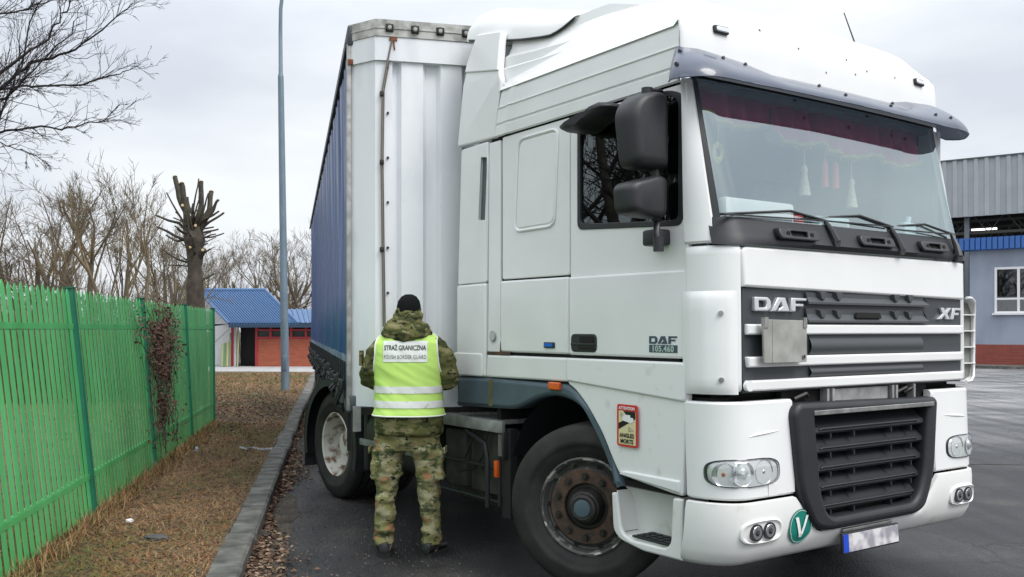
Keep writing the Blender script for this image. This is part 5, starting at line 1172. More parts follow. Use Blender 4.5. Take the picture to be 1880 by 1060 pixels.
for i in range(len(posts)-1):
    b = MB(); Ya, Yb = posts[i]+.04, posts[i+1]-.04; n_s = max(2, round((Yb-Ya)/.118)); 
    for k in range(n_s):
        yc = Ya+(k+.5)*(Yb-Ya)/n_s; hw = .040; zt = 1.965+rf.uniform(-.012, .012); zb = .12+rf.uniform(-.01, .02); tw = rf.uniform(-.0006, .0006); dy_ = rf.uniform(-.002, .002)
        o1, o2 = .012+tw, .012-tw
        A = [fpos(yc-hw+dy_, zb, o1), fpos(yc+hw+dy_, zb, o2), fpos(yc+hw, zt-.045, o2), fpos(yc+.012, zt, .012), fpos(yc-.002, zt, .012), fpos(yc-hw, zt-.045, o1)]
        B = [p-fn_*.003 for p in A]; b.loft([A, B])
        c1 = [(A[0]+A[1])/2+fn_*.003, (A[2]+A[5])/2+fn_*.003]
    for z_ in (.42, 1.66):
        A = [fpos(Ya-.03, z_, .0), fpos(Yb+.03, z_, .0)]
        b.loft([[p+Vector((0, 0, h))+fn_*d for d, h in ((-.002, -.02), (-.002, .02), (-.03, .02), (-.03, -.02))] for p in A])
        A = [fpos(Ya, z_, .0), fpos(Yb, z_, .0)]
        b.loft([[p+Vector((0, 0, h))+fn_*d for d, h in ((.016, -.022), (.016, .022), (.0135, .022), (.0135, -.022))] for p in A])
    b.build('picket_panel', greenp, fence, sharp=25)
for Yp in posts[1:]:
    b = MB(); b.loft([[fpos(Yp+dy, z_, d) for dy, d in ((-.03, .035), (.03, .035), (.03, -.03), (-.03, -.03))] for z_ in (.05, 1.0, 1.975)]); b.box(-.04, -.04, 1.975-.09, .04, .04, 1.985-.09, 0, 0, lambda x, y, z, Yp=Yp: tuple(fpos(Yp, 1.975, .0)+Vector((x, y, z-(1.975-.09)))))
    b.build('fence_post', greend, fence, sharp=25)
# creeper on the fence
def fence_surf(Y, z, out): return fpos(Y, z, out)+fo
b = MB(); rv = random.Random(11); LV = []; stems = []
crp = MB()
for k in range(60):
    hang = rv.random() < .55; Y = rv.gauss(10.75, .38) if hang else rv.gauss(11.0, .6); z = rv.uniform(.15, .9) if hang else rv.uniform(.9, 1.4); pts = []; tgt = rv.gauss(11.0, .6)
    zt = rv.uniform(1.3, 1.97)
    for j in range(14):
        t = j/13; yy = Y+(tgt-Y)*t+.10*sin(t*7+k)+rv.uniform(-.04, .04); pts.append(tuple(fence_surf(yy, z+(zt-z)*t, .03+rv.uniform(0, .06))))
    crp.tube(pts, [.0045*(1-.6*i/13) for i in range(14)], 4)
creeper = empty('climbing_creeper', fence_surf(10.3, .09, 0), 0, 'withered reddish brown climbing plant clinging to the green fence', 'climbing plant')
co = Vector(creeper.location); st_ = MB(); st_.add(crp.v, crp.f, 0, lambda x, y, z: (x-co.x, y-co.y, z-co.z)); st_.build('stem', mat('creeper_stem', (.06, .035, .028), .9), creeper)
Vl, Fl = [], []
for k in range(3800):
    r0 = rv.random()
    if r0 < .62: Y, z = rv.gauss(10.95, .58), rv.gauss(1.58, .20)
    elif r0 < .86: Y, z = rv.gauss(10.65, .26), rv.uniform(.55, 1.4)
    else: Y, z = rv.gauss(11.0, .60), rv.uniform(.3, 1.3)
    if z > 2.0 or z < .2 or not 9.6 < Y < 12.5: continue
    if noise.noise(Vector((Y*2.6, z*4.5, 1.7))) < .02 and rv.random() < .88: continue
    c = fence_surf(Y, z, .04+abs(rv.gauss(0, .045)))-co; s_ = rv.uniform(.010, .028); u_ = Vector((rv.gauss(0, 1), rv.gauss(0, 1), rv.gauss(0, 1))).normalized(); v_ = u_.orthogonal().normalized(); i = len(Vl)
    Vl += [c-u_*s_, c-v_*s_*.6, c+u_*s_, c+v_*s_*.6]; Fl.append((i, i+1, i+2, i+3))
raw_mesh('foliage', [tuple(p) for p in Vl], Fl, mat('creeper_leaf', (.12, .065, .045), .85, var=.5, vscale=30), parent=creeper)

# ================================================================== LAMP POST
lp = G(524, 717, .10); lpost = empty('street_lamp', lp, 0, 'tall grey galvanised street lamp post on the grass verge beside the kerb', 'street lamp')
galv = mat('galvanised', (.20, .27, .33), .5, metal=.3, var=.3, vscale=6, stretch=(1, 1, .3), bump=.05)
b = MB(); dxp = -.0148
b.tube([(0, 0, -.1), (dxp*4, 0, 4), (dxp*7.9, 0, 7.9)], [.105, .088, .072], 20); b.tube([(dxp*7.9, 0, 7.9), (dxp*8, 0, 8.0), (-.125, 0, 9.0), (-.12, 0, 9.6), (-.08, 0, 9.95), (.05, 0, 10.3), (.35, 0, 10.6), (.8, 0, 10.75), (1.3, 0, 10.8)], [.072, .052, .048, .046, .045, .042, .04, .038, .036], 14)
b.box(-.05, -.112, .5, .05, -.09, .9, 0, .006); b.build('pole', galv, lpost, sharp=40)
b = MB(); b.loft([[(1.2+x, y*k, 10.80+z) for y, z in ((-.14, 0), (-.12, .07), (0, .1), (.12, .07), (.14, 0), (.1, -.03), (-.1, -.03))] for x, k in ((0, .4), (.12, .9), (.5, 1), (.68, .5))]); b.build('lamp_head', dgrey, lpost)

# ================================================================== TREES
bark = mat('bark_grey', (.075, .062, .048), .95, col2=(.13, .115, .06), vscale=5, bump=.6, bscale=30)
twigm = mat('twig_brown', (.085, .065, .052), .95, var=.3, vscale=3)
twigo = mat('twig_ochre', (.20, .15, .075), .95, col2=(.10, .085, .07), vscale=.8)
darkbark = mat('dark_bark', (.045, .036, .030), .95, col2=(.09, .075, .055), vscale=7, bump=.8, bscale=22)
class Tubes:
    def __init__(s): s.V = []; s.F = []; s.n = 0
    def add(s, pts, r0, r1, k):
        pts = np.asarray(pts, float); n = len(pts); d = np.gradient(pts, axis=0); d /= np.linalg.norm(d, axis=1)[:, None]+1e-9
        ref = np.array([.31, .17, .93]) if abs(d[0, 2]) < .8 else np.array([1., .1, 0]); a = np.cross(d, ref); a /= np.linalg.norm(a, axis=1)[:, None]+1e-9; bb = np.cross(d, a)
        r = np.linspace(r0, r1, n); t = 2*pi*np.arange(k)/k
        P = pts[:, None, :]+r[:, None, None]*(np.cos(t)[None, :, None]*a[:, None, :]+np.sin(t)[None, :, None]*bb[:, None, :])
        s.V.append(P.reshape(-1, 3)); i = np.arange(n-1)[:, None]*k; j = np.arange(k)[None, :]; jn = (j+1) % k
        s.F.append((np.stack([i+j, i+jn, i+k+jn, i+k+j], 2).reshape(-1, 4))+s.n); s.n += n*k
    def build(s, name, m, parent): return raw_mesh(name, np.concatenate(s.V), np.concatenate(s.F), m, parent=parent, smooth=True)
def branch(T, rg, p, d, ln, r, lv, mx, up=.25, kids=(5, 8), spread=.75, wob=.12, Tt=None, rmin=.004, ratio=.58):
    n = 7 if lv < 2 else (5 if lv < mx else 4); pts = [np.array(p)]; d = np.array(d, float)
    for i in range(n-1):
        d = d+rg.normal(0, wob, 3)+np.array([0, 0, up*.25]); d /= np.linalg.norm(d); pts.append(pts[-1]+d*ln/(n-1))
    (T if Tt is None or lv > 0 else Tt).add(pts, r, max(r*(.45 if lv < mx else .3), rmin*.6), 8 if lv == 0 else (5 if lv == 1 else 3))
    if lv >= mx: return
    for c in range(rg.integers(*kids)):
        t = rg.uniform(.25 if lv else .35, 1.0); x = t*(n-1); i = min(int(x), n-2); q = pts[i]+(pts[i+1]-pts[i])*(x-i)
        dd = pts[i+1]-pts[i]; dd /= np.linalg.norm(dd); side_v = np.cross(dd, rg.normal(0, 1, 3)); side_v /= np.linalg.norm(side_v)+1e-9
        nd = dd+side_v*spread*rg.uniform(.6, 1.3)+np.array([0, 0, up]); nd /= np.linalg.norm(nd)
        branch(T, rg, q, nd, ln*ratio*rg.uniform(.7, 1.2)*(1.15-.4*t), max(r*(1-t*.5)*.5, rmin), lv+1, mx, up, kids, spread, wob, None, rmin, ratio)
def make_tree(name, loc, seed, H, r, label, cat='tree', group=None, mx=4, kids=(4, 7), up=.15, spread=.9, lean_=(0, 0), tm=None, bm_=None, stems=1, ratio=.58, rmin=.006, trunk=.45):
    rg = np.random.default_rng(seed); root = empty(name, loc, 0, label, cat, group); T = Tubes(); Tt = Tubes()
    for s_ in range(stems):
        a = rg.uniform(0, 2*pi); sp_ = .35 if stems > 1 else .03
        branch(T, rg, (rg.normal(0, .12*(stems > 1)), rg.normal(0, .12*(stems > 1)), -.1), (cos(a)*sp_+lean_[0], sin(a)*sp_+lean_[1], 1), H*trunk*1.3, r, 0, mx, up, kids, spread, .10, Tt, rmin, ratio)
    Tt.build('trunk', bm_ or bark, root); T.build('crown', tm or twigm, root); return root
def copy_tree(src, name, loc, rz, sc, label, group):
    c = src.copy(); link(c); c.location = loc; c.rotation_euler = (0, 0, rz); c.scale = (sc, sc, sc); c['label'] = label; c['group'] = group
    for ch in list(src.children): d = ch.copy(); link(d); d.parent = c
    return c
GR = 'bare trees behind the fence'
def gp(px, Y): p = D(px, 605, Y); return (p.x, Y, .0)
t1 = make_tree('bare_tree', gp(150, 31), 1, 8.3, .13, 'bare ochre-stemmed tree forking low behind the left part of the green fence', group=GR, stems=3, spread=.85, up=.16, tm=twigo, bm_=twigo, kids=(4, 6), rmin=.007)
t2 = make_tree('bare_tree', gp(250, 28), 7, 7.6, .10, 'slender bare tree with small dried catkins left of the pollarded tree', group=GR, stems=2, spread=.7, up=.25, tm=twigo, bm_=twigo, kids=(4, 6), rmin=.006)
t3 = make_tree('bare_tree', gp(40, 34), 13, 8.4, .12, 'wide bare bushy tree at the far left above the fence', group=GR, stems=3, spread=.95, up=.14, tm=twigo, kids=(4, 6), rmin=.007)
copy_tree(t1, 'bare_tree', gp(85, 37), 2.1, 1.05, 'bare tree with tangled twigs between the far left tree and the forked ochre tree', GR)
copy_tree(t2, 'bare_tree', gp(200, 36), 4.0, 1.1, 'tall thin bare tree standing behind the forked ochre tree', GR)
copy_tree(t3, 'bare_tree', gp(300, 38), 1.2, .88, 'low bushy bare tree right behind the pollarded trunk', GR)
copy_tree(t1, 'bare_tree', gp(315, 33), 5.2, .8, 'bare ochre tree just left of the pollarded trunk', GR)
GR2 = 'bare trees far behind the brick shed'
for px_, Y, sc, rz, src, lb in ((420, 62, 1.1, .4, t2, 'thin bare tree far behind the blue roof, left of the lamp post'), (462, 66, 1.2, 2.3, t2, 'bare tree far behind the ridge of the blue roof'), (500, 64, 1.15, 3.9, t1, 'bare tree just left of the lamp post behind the blue roof'), (548, 56, 1.25, 5.0, t2, 'bare tree between the lamp post and the blue curtain'), (580, 60, 1.2, 1.0, t1, 'bare tree partly hidden by the blue curtain edge'), (395, 70, 1.1, 2.0, t3, 'low bare tree right of the pollarded tree, far away')):
    copy_tree(src, 'bare_tree', gp(px_, Y), rz, sc, lb, GR2)
# thicket of thin stems far behind: one mass
T = Tubes(); rg = np.random.default_rng(77)
for k in range(1300):
    Y = rg.uniform(42, 75); px_ = rg.uniform(-150, 620); x = (px_-940)/FPX*Y; h = rg.uniform(1.8, 4.6); lx, ly = rg.normal(0, .35, 2)
    if Y < 50 and 330 < px_: continue
    T.add([(x, Y, 0), (x+lx*.4, Y+ly*.4, h*.5), (x+lx, Y+ly, h)], .022, .007, 3)
    for q in range(3):
        t = rg.uniform(.4, .9); T.add([(x+lx*t, Y+ly*t, h*t), (x+lx*t+rg.normal(0, .5), Y+ly*t+rg.normal(0, .5), h*t+rg.uniform(.4, 1.3))], .010, .005, 3)
o = T.build('thicket', ramp_mat('thicket_brown', [(.3, (.06, .05, .045)), (.5, (.11, .085, .06)), (.7, (.15, .11, .07))], scale=.3, rough=.95), None); o['kind'] = 'stuff'
T = Tubes()
for k in range(1500):                        # brushwood just behind the fence, ochre
    Y = rg.uniform(19, 27); px_ = rg.uniform(-120, 345); x = (px_-940)/FPX*Y; h = abs(rg.normal(1.9, .5)); lx, ly = rg.normal(0, .5, 2)
    T.add([(x, Y, 0), (x+lx*.4, Y+ly*.4, h*.6), (x+lx, Y+ly, h)], .012, .004, 3)
o = T.build('brushwood', twigo, None); o['kind'] = 'stuff'
# pollarded tree
pc = D(360, 605, 20.0); pol = empty('pollarded_tree', (pc.x, 20.0, 0), 0, 'heavily pollarded tree with a thick dark trunk and short sawn-off limbs behind the fence end', 'tree')
b = MB()
def pp(px_, py_, dy=0.): p = D(px_, py_, 20.0+dy); return (p.x-pc.x, dy, p.z)
def knob(b, pts, rs, k=10, m=0):
    P = []; R_ = []
    for i in range(len(pts)-1):
        for j in range(4):
            t = j/4; p = Vector(pts[i]).lerp(Vector(pts[i+1]), t); P.append(p+Vector((noise.noise(p*3), noise.noise(p*3+Vector((5, 5, 5))), 0))*.03); R_.append((rs[i]*(1-t)+rs[i+1]*t)*(1+.18*noise.noise(p*5)))
    P.append(Vector(pts[-1])); R_.append(rs[-1]); b.tube(P, R_, k, m)
knob(b, [(.02, 0, -.1), pp(360, 600), pp(359, 540), pp(357, 490), pp(357, 465), pp(358, 440), pp(360, 415)], [.25, .21, .18, .15, .17, .22, .13], 14)
knob(b, [pp(357, 480), pp(368, 470, -.05), pp(374, 458, -.1)], [.12, .07, .055]); knob(b, [pp(358, 445), pp(350, 430), pp(345, 412)], [.15, .16, .12], 12)
b.build('trunk', darkbark, pol, sharp=70)
b = MB(); limbs = [((349, 430), (344, 400), (333, 375), (321, 325), .055, .2), ((347, 425), (341, 395), (338, 360), (333, 337), .06, -.1), ((362, 430), (364, 400), (369, 375), (369, 334), .055, 0), ((364, 430), (374, 405), (384, 385), (388, 352), .055, .15), ((370, 420), (382, 400), (392, 385), (401, 367), .03, -.1), ((366, 425), (385, 408), (397, 400), (411, 391), .022, .2), ((362, 420), (378, 402), (392, 395), (402, 388), .02, -.2),
    ((352, 435), (330, 410), (310, 405), (287, 396), .025, .1), ((350, 445), (325, 435), (308, 425), (289, 417), .024, -.15), ((345, 440), (325, 443), (315, 438), (305, 432), .018, .3), ((352, 485), (330, 478), (315, 470), (299, 459), .018, -.1), ((350, 490), (335, 488), (320, 487), (308, 487), .012, .2), ((365, 430), (380, 426), (390, 424), (401, 421), .018, .1), ((365, 425), (378, 420), (386, 418), (392, 417), .015, -.25), ((355, 415), (352, 395), (347, 380), (344, 362), .03, .25), ((356, 410), (356, 400), (355, 390), (355, 378), .022, -.2), ((350, 420), (344, 405), (340, 395), (334, 380), .03, .1), ((364, 440), (378, 436), (386, 432), (396, 430), .014, -.2), ((352, 420), (344, 415), (330, 405), (318, 400), .014, -.3)]
for a_, b_, c_, d_, r_, dy in limbs:
    knob(b, [pp(*a_), pp(*b_, dy*.4), pp(*c_, dy*.8), pp(*d_, dy)], [r_*1.6, r_*1.25, r_*1.1, r_*.95], 8)
rq = random.Random(9)
for k in range(34):
    a = rq.uniform(0, 2*pi); z0 = rq.uniform(410, 452); x0 = rq.gauss(357, 7); d = Vector((cos(a), sin(a)*.8, rq.uniform(.05, 1.1) if k > 13 else rq.uniform(1.3, 3.5))).normalized(); ln = rq.uniform(.18, .60) if k > 13 else rq.uniform(.4, 1.0)
    p = Vector(pp(x0, z0, .1*sin(a))); knob(b, [tuple(p), tuple(p+d*ln*.5), tuple(p+d*ln+Vector((0, 0, ln*.15)))], [rq.uniform(.02, .04), .02, .014], 6)
for k in range(10):
    a = rq.uniform(0, 2*pi); d = Vector((cos(a), sin(a), .3)).normalized(); p = Vector(pp(358, rq.uniform(440, 520), .12*sin(a))); knob(b, [tuple(p), tuple(p+d*.25), tuple(p+d*rq.uniform(.3, .5)+Vector((0, 0, .05)))], [.025, .014, .009], 6)
b.build('crown', mat('pollard_limb', (.10, .092, .062), .95, col2=(.045, .04, .032), vscale=6, bump=.5, bscale=25), pol, sharp=70)
b = MB()
for (a_, b_, c_, d_, r_, dy) in limbs[:6]:
    p = Vector(pp(*d_, dy)); q = Vector(pp(*c_, dy*.8)); n_ = (p-q).normalized(); b.tube([p-n_*.01+Vector((.005, -.01, 0)), p+n_*.01], [r_*.98, r_*.8], 8)
for px_, py_ in ((335, 378), (359, 415), (372, 460), (349, 455)): p = Vector(pp(px_, py_, -.17)); b.tube([p, p+Vector((.01, -.03, .01))], [.035, .03], 8)
b.build('saw_cut', mat('fresh_cut_wood', (.50, .38, .22), .8), pol)
# big bare tree leaning in from the left
nb = empty('overhanging_tree', (-8.6, 12.0, 0), 0, 'large bare tree whose thin dark branches reach into the upper left corner', 'tree')
T = Tubes(); Tt = Tubes(); rg = np.random.default_rng(21)
Tt.add([(0, 0, -.1), (.05, 0, 1.2), (.1, .02, 2.5), (.12, 0, 4.0), (.2, .05, 6.0)], .24, .13, 12)
nl = Vector((-8.6, 12, 0))
def limb(pts, r0, r1, dens=9, ln=.9, up=.35):
    r0 *= .62; dens *= .62; r1 *= .8
    W = [np.array(D(px_, py_, Y)-nl) for px_, py_, Y in pts]; P = []
    for i in range(len(W)-1):
        for j in range(5): P.append(W[i]+(W[i+1]-W[i])*j/5+rg.normal(0, .012, 3))
    P.append(W[-1]); P = np.array(P); T.add(P, r0, r1, 6)
    for c in range(int(dens*len(W))):
        x = rg.uniform(.12, 1)*(len(P)-2); i = int(x); q = P[i]+(P[i+1]-P[i])*(x-i); dd = P[i+1]-P[i]; dd /= np.linalg.norm(dd)
        sd = rg.normal(0, 1, 3); sd[1] *= .6; nd = dd*.9+sd*.45+np.array([0, 0, up*rg.uniform(-.6, 1.4)]); nd /= np.linalg.norm(nd)
        branch(T, rg, q, nd, ln*rg.uniform(.4, 1.15)*(1.1-.6*x/len(P)), max(.004, r0*.25*(1-x/len(P))+.003), 2, 4, up*.4, (2, 5), .65, .15, None, .0026, .55)
limb([(-260, 330, 12), (-80, 240, 12), (0, 162, 11.9), (60, 115, 11.8), (140, 90, 11.7), (200, 45, 11.6), (240, 8, 11.6)], .05, .006)
limb([(-300, 300, 12), (-90, 190, 12.1), (20, 120, 12.2), (80, 78, 12.3), (115, 30, 12.3), (142, -20, 12.3)], .045, .008)
limb([(-280, 340, 12), (-100, 220, 12), (0, 165, 12.2), (60, 158, 12.3), (150, 154, 12.3), (220, 135, 12.2), (258, 118, 12.1)], .042, .004, 9, .7)
limb([(-260, 380, 12), (-90, 280, 11.8), (0, 242, 11.6), (60, 234, 11.5), (140, 235, 11.4), (190, 218, 11.4), (221, 190, 11.4)], .035, .004, 9, .7, .2)
limb([(-260, 250, 12.2), (-60, 60, 12.4), (0, 28, 12.4), (60, 12, 12.5), (110, -3, 12.5)], .035, .006, 8, .6)
limb([(-260, 400, 12), (-90, 300, 12.3), (0, 262, 12.4), (50, 280, 12.5), (95, 300, 12.5)], .025, .003, 8, .6, -.1)
limb([(-200, 420, 12), (-60, 330, 12.6), (0, 215, 12.7), (40, 120, 12.8), (55, 40, 12.8), (90, -30, 12.8)], .035, .008, 9, .8)
limb([(-250, 360, 12), (-60, 200, 11.6), (10, 180, 11.5), (60, 130, 11.4), (130, 60, 11.3), (150, 10, 11.3)], .032, .006, 9, .7)
for k in range(9):
    a = rg.uniform(1.7, 4.6); branch(T, rg, (.1, 0, rg.uniform(2.2, 5.2)), (cos(a), sin(a), .9), 3.2, .07, 1, 4, .25, (5, 8), .7, .12, None, .006, .6)
Tt.build('trunk', darkbark, nb); T.build('crown', mat('dark_twig', (.040, .034, .034), .95, var=.3, vscale=4), nb)
# trees left of the frame that the side window mirrors
GR3 = 'bare trees beside the fence mirrored in the side window'
m1 = make_tree('bare_tree', (-10.5, 8.2, 0), 31, 10, .16, 'large bare tree mirrored at the left in the dark cab window', group=GR3, stems=2, spread=.9, up=.12, tm=MATS['dark_twig'], bm_=darkbark, kids=(4, 7), rmin=.007, mx=4)
copy_tree(m1, 'bare_tree', (-13.5, 9.8, 0), 1.9, 1.15, 'larger bare tree mirrored in the middle of the dark cab window', GR3)
copy_tree(m1, 'bare_tree', (-9.0, 6.0, 0), 3.6, .95, 'smaller bare tree mirrored at the right in the dark cab window', GR3)
copy_tree(m1, 'bare_tree', (-17, 8.0, 0), 5.0, 1.2, 'farthest bare tree in the cab window reflection', GR3)

# ================================================================== LEFT BUILDING (brick shed with blue roof)
def brickmat(name, c1, c2, mortar, sc):
    m = bpy.data.materials.new(name); m.use_nodes = True; t = m.node_tree; bs = t.nodes['Principled BSDF']; bs.inputs['Roughness'].default_value = .85
    c = t.nodes.new('ShaderNodeTexCoord'); mp = t.nodes.new('ShaderNodeMapping'); mp.inputs['Rotation'].default_value = (radians(90), 0, 0); t.links.new(c.outputs['Object'], mp.inputs[0])
    br = t.nodes.new('ShaderNodeTexBrick'); br.inputs['Color1'].default_value = (*c1, 1); br.inputs['Color2'].default_value = (*c2, 1); br.inputs['Mortar'].default_value = (*mortar, 1); br.inputs['Scale'].default_value = sc
    br.inputs['Mortar Size'].default_value = .018; br.inputs['Brick Width'].default_value = .5; br.inputs['Row Height'].default_value = .17
    t.links.new(mp.outputs[0], br.inputs['Vector']); t.links.new(br.outputs[0], bs.inputs['Base Color']); return m
brick1 = brickmat('red_brick', (.42, .10, .045), (.33, .07, .035), (.28, .14, .10), 2.0)
bluem = mat('blue_roof_metal', (.05, .13, .28), .45, var=.12, vscale=1.5)
YB = 41.0
bl = D(428, 605, YB); shed = empty('brick_shed', (bl.x, YB, 0), 0, 'low brick outbuilding with a blue ribbed metal roof beyond the verge', 'building')
def q(px_, py_, dy=0.): p = D(px_, py_, YB+dy); return (p.x-bl.x, dy, p.z)
gz = 0.0; W1 = q(575, 672)[0]+3.2
b = MB(); x0 = q(470, 605)[0]; zt_ = q(0, 621)[2]
b.box(x0, 0, 0, W1, .25, zt_, 0); b.build('brick_wall', brick1, shed)
b = MB(); ez = q(0, 594)[2]; b.box(.0, 2.2, 0, x0, 2.4, ez); b.add([q(388, 672, .4), q(428, 672, .0), q(428, 594, 0), q(388, 600, .4)], [(0, 1, 2, 3)]); 
b.loft([[(0, .0, 0), (.0, .0, ez), (-1.25, 3.2, ez), (-1.25, 3.2, 0)], [(.12, .05, 0), (.12, .05, ez), (-1.13, 3.25, ez), (-1.13, 3.25, 0)]])
b.build('plaster_wall', mat('plaster_pale', (.62, .63, .64), .8, var=.15, vscale=2), shed)
b = MB(); b.box(x0+.0, 3.2, 0, W1, 3.3, ez); b.box(x0, .26, zt_, W1, .30, ez); b.build('rear_wall', mat('dark_brown_wall', (.06, .05, .045), .9), shed)  # rear wall and strip behind the window in one dark brown
b = MB(); b.box(q(432, 0)[0], .8, 0, q(470, 0)[0], .86, ez-.05); b.build('dark_door', mat('black_door', (.02, .02, .02), .6, var=.4, vscale=5), shed)
redf = mat('red_frame', (.35, .03, .04), .5)
b = MB()
for px_ in (425, 469, 495, 533, 560): xx = q(px_, 0)[0]; b.box(xx, -.06, 0 if px_ < 480 else zt_, xx+.10, .04, ez-.08)
b.box(x0, -.05, zt_-.02, W1, .03, zt_+.06); b.box(x0, -.05, q(0, 606)[2]-.04, W1, .03, q(0, 606)[2]+.04); b.build('red_frame', redf, shed)
b = MB(); b.box(x0, .06, zt_, W1, .08, q(0, 606)[2]); b.build('window', mat('dim_pane', (.05, .06, .055), .2), shed)
# roof: gable at the left, hip at the right
e0 = Vector(q(420, 594, -.5)); e1 = Vector(q(548, 594, -.5)); r0 = Vector(q(372, 535, 3.0)); r1 = Vector(q(487, 535, 3.0)); rb_ = Vector(q(325, 556, 6.5)); rb1 = Vector(q(470, 556, 6.5)); r0.z = q(0, 533, 3)[2]; r1.z = r0.z; rb_.z = e0.z; rb1.z = e0.z
r0.x = q(362, 0, 3.0)[0]; rb_.x = q(312, 0, 6.5)[0]
b = MB()
def ribbed(b, a0, a1, c1, c0, n):             # eave a0->a1, ridge c0->c1, trapezoid ribs
    nrm = (a1-a0).cross(c0-a0).normalized(); 
    if nrm.z < 0: nrm = -nrm
    E_, R_ = [], []
    for i in range(n):
        for f_, h in ((0, 0), (.55, 0), (.68, .05), (.88, .05)):
            t = (i+f_)/n; E_.append(a0.lerp(a1, t)+nrm*h); R_.append(c0.lerp(c1, t)+nrm*h)
    E_.append(a1.copy()); R_.append(c1.copy()); b.loft([[tuple(p) for p in E_], [tuple(p) for p in R_]], closed=False, caps=False)
    b.loft([[tuple(p) for p in E_], [tuple(p-Vector((0, 0, .10))) for p in E_]], closed=False, caps=False)
ribbed(b, e0, e1, r1, r0, 26); ribbed(b, rb_, rb1, r1, r0, 20)
b.build('blue_roof', bluem, shed, sharp=20)
b = MB(); b.add([tuple(e1), tuple(rb1), tuple(r1)], [(0, 1, 2)]); b.tube([tuple(r0), tuple(r1)], .09, 8); b.tube([tuple(r1), tuple(e1)], .07, 8); b.tube([tuple(e0), tuple(r0)], .06, 6); b.build('roof_hip', bluem, shed)
b = MB(); b.add([tuple(e0+Vector((.05, .08, -.02))), tuple(r0+Vector((.05, .08, -.08))), tuple(rb_+Vector((.05, 0, -.02))), tuple(Vector((rb_.x, rb_.y, ez-.02))), tuple(Vector((e0.x, .3, ez-.02)))], [(0, 1, 2, 3, 4)]); b.build('gable', mat('gable_white', (.7, .71, .73), .7), shed)
b = MB(); b.box(e0.x, -.52, e0.z-.18, W1, -.44, e0.z-.03); b.box(e0.x, -.5, ez-.02, W1, 3.2, ez+.02); b.build('gutter', mat('gutter_blue', (.03, .06, .10), .4), shed)
b = MB(); an = [Vector(q(545, 594, 1.0)), Vector((W1, 1.0, q(0, 594, 1)[2])), Vector((W1, 4.5, q(0, 568, 4.5)[2])), Vector(q(526, 568, 4.5))]
an = [Vector(q(530, 594, -.4)), Vector((W1+.2, -.4, q(0, 594, -.4)[2])), Vector((W1+.2, 3.2, q(0, 568, 3.2)[2])), Vector(q(518, 568, 3.2))]
ribbed(b, an[0], an[1], an[2], an[3], 22); b.build('annexe_roof', bluem, shed, sharp=20)
# boards and poles leaning by the shed
rp = random.Random(2)
for i, (px_, tp, col_, nm) in enumerate(((407, 632, (.30, .36, .16), 'leftmost yellow-green board leaning on the white shed wall'), (412, 630, (.10, .22, .10), 'dark green board leaning on the white shed wall, second from the left'), (417, 628, (.45, .36, .14), 'ochre board leaning on the white shed wall beside the red post'), (421, 612, (.12, .25, .13), 'tall green pole leaning at the shed corner'), (436, 610, (.35, .38, .18), 'olive pole standing right of the red post in the shed porch'))):
    b = MB(); p0 = D(px_, 671, 40.6); p1 = D(px_+2, tp, 40.9); b.tube([(0, 0, 0), tuple(p1-Vector((p0.x, p0.y, .02)))], .045 if i < 3 else .03, 6); o = b.build('leaning_board', mat('board_%d' % i, col_, .8)); o.location = (p0.x, p0.y, .02); tag(o, nm, 'board', 'boards leaning at the shed')

# ================================================================== RIGHT BUILDING and canopy hall
fdir = Vector((.80, -.60, 0)).normalized()     # facade runs towards the camera to the right
yb = 41.0; o0 = D(1768, 605, yb); o0.z = 0
def at_px(px_):                               # distance along the facade where a photo column meets it
    k = (px_-940)/FPX; return (k*o0.y-o0.x)/(fdir.x-k*fdir.y)
ang = math.atan2(fdir.y, fdir.x)
def zy(px_, py_): s_ = at_px(px_); Y = (o0+fdir*s_).y; return CH-(py_-HY)*Y/FPX
office = empty('office_building', o0, ang, 'grey-blue rendered office with brick base and blue fascia at the right edge', 'building')
z1b, z1t, z2t = zy(1830, 633), zy(1830, 458), zy(1830, 436)
wx0, wx1, wz0, wz1 = at_px(1826), at_px(1872)+1.6, zy(1840, 575), zy(1840, 491)
Lf = 14.; s0 = at_px(1780)
b = MB(); b.box(s0, -.02, 0, Lf, .3, z1b); b.box(s0, .3, 0, s0+.3, 8, z1b); b.build('brick_base', brickmat('dark_red_brick', (.30, .06, .04), (.22, .045, .03), (.2, .1, .08), 2.2), office)
b = MB(); b.plate([rect(s0, z1b, Lf, z1t), rect(wx0, wz0, wx1, wz1)], .25, .002, lambda x, y, d: (x, .02+d, y)); b.box(s0, .28, z1b, s0+.25, 8, z1t); b.box(wx0-.2, .30, z1b, wx1+.5, .34, z1t, 1) ; b.build('wall', [mat('grey_blue_render', (.32, .36, .44), .8, col2=(.24, .27, .33), vscale=.9, thr=(.3, .6), stretch=(1, 1, .4), bump=.2, bscale=30), void], office)
b = MB()
fr = [rect(wx0, wz0, wx1, wz1)]; mx_ = at_px(1870)
trz = zy(1840, 549)
b.box(wx0, -.02, wz0, wx0+.09, .08, wz1); b.box(mx_-.05, -.02, wz0, mx_+.05, .08, wz1); b.box(wx1-.09, -.02, wz0, wx1, .08, wz1); b.box(wx0, -.018, wz1-.09, wx1, .078, wz1+.002); b.box(wx0, -.018, wz0-.002, wx1, .078, wz0+.07); b.box(wx0, -.018, trz-.04, wx1, .078, trz+.04)
wf = b.build('window_frame', mat('frame_white', (.8, .8, .8), .5), office); b = MB(); b.box(wx0-.08, -.12, wz0-.08, wx1+.08, .04, wz0-.003); b.build('window_sill', MATS['frame_white'], wf); b = MB(); b.box(wx0+.02, .03, wz0+.02, wx1-.02, .04, wz1-.02); b.build('pane', dglass, wf)
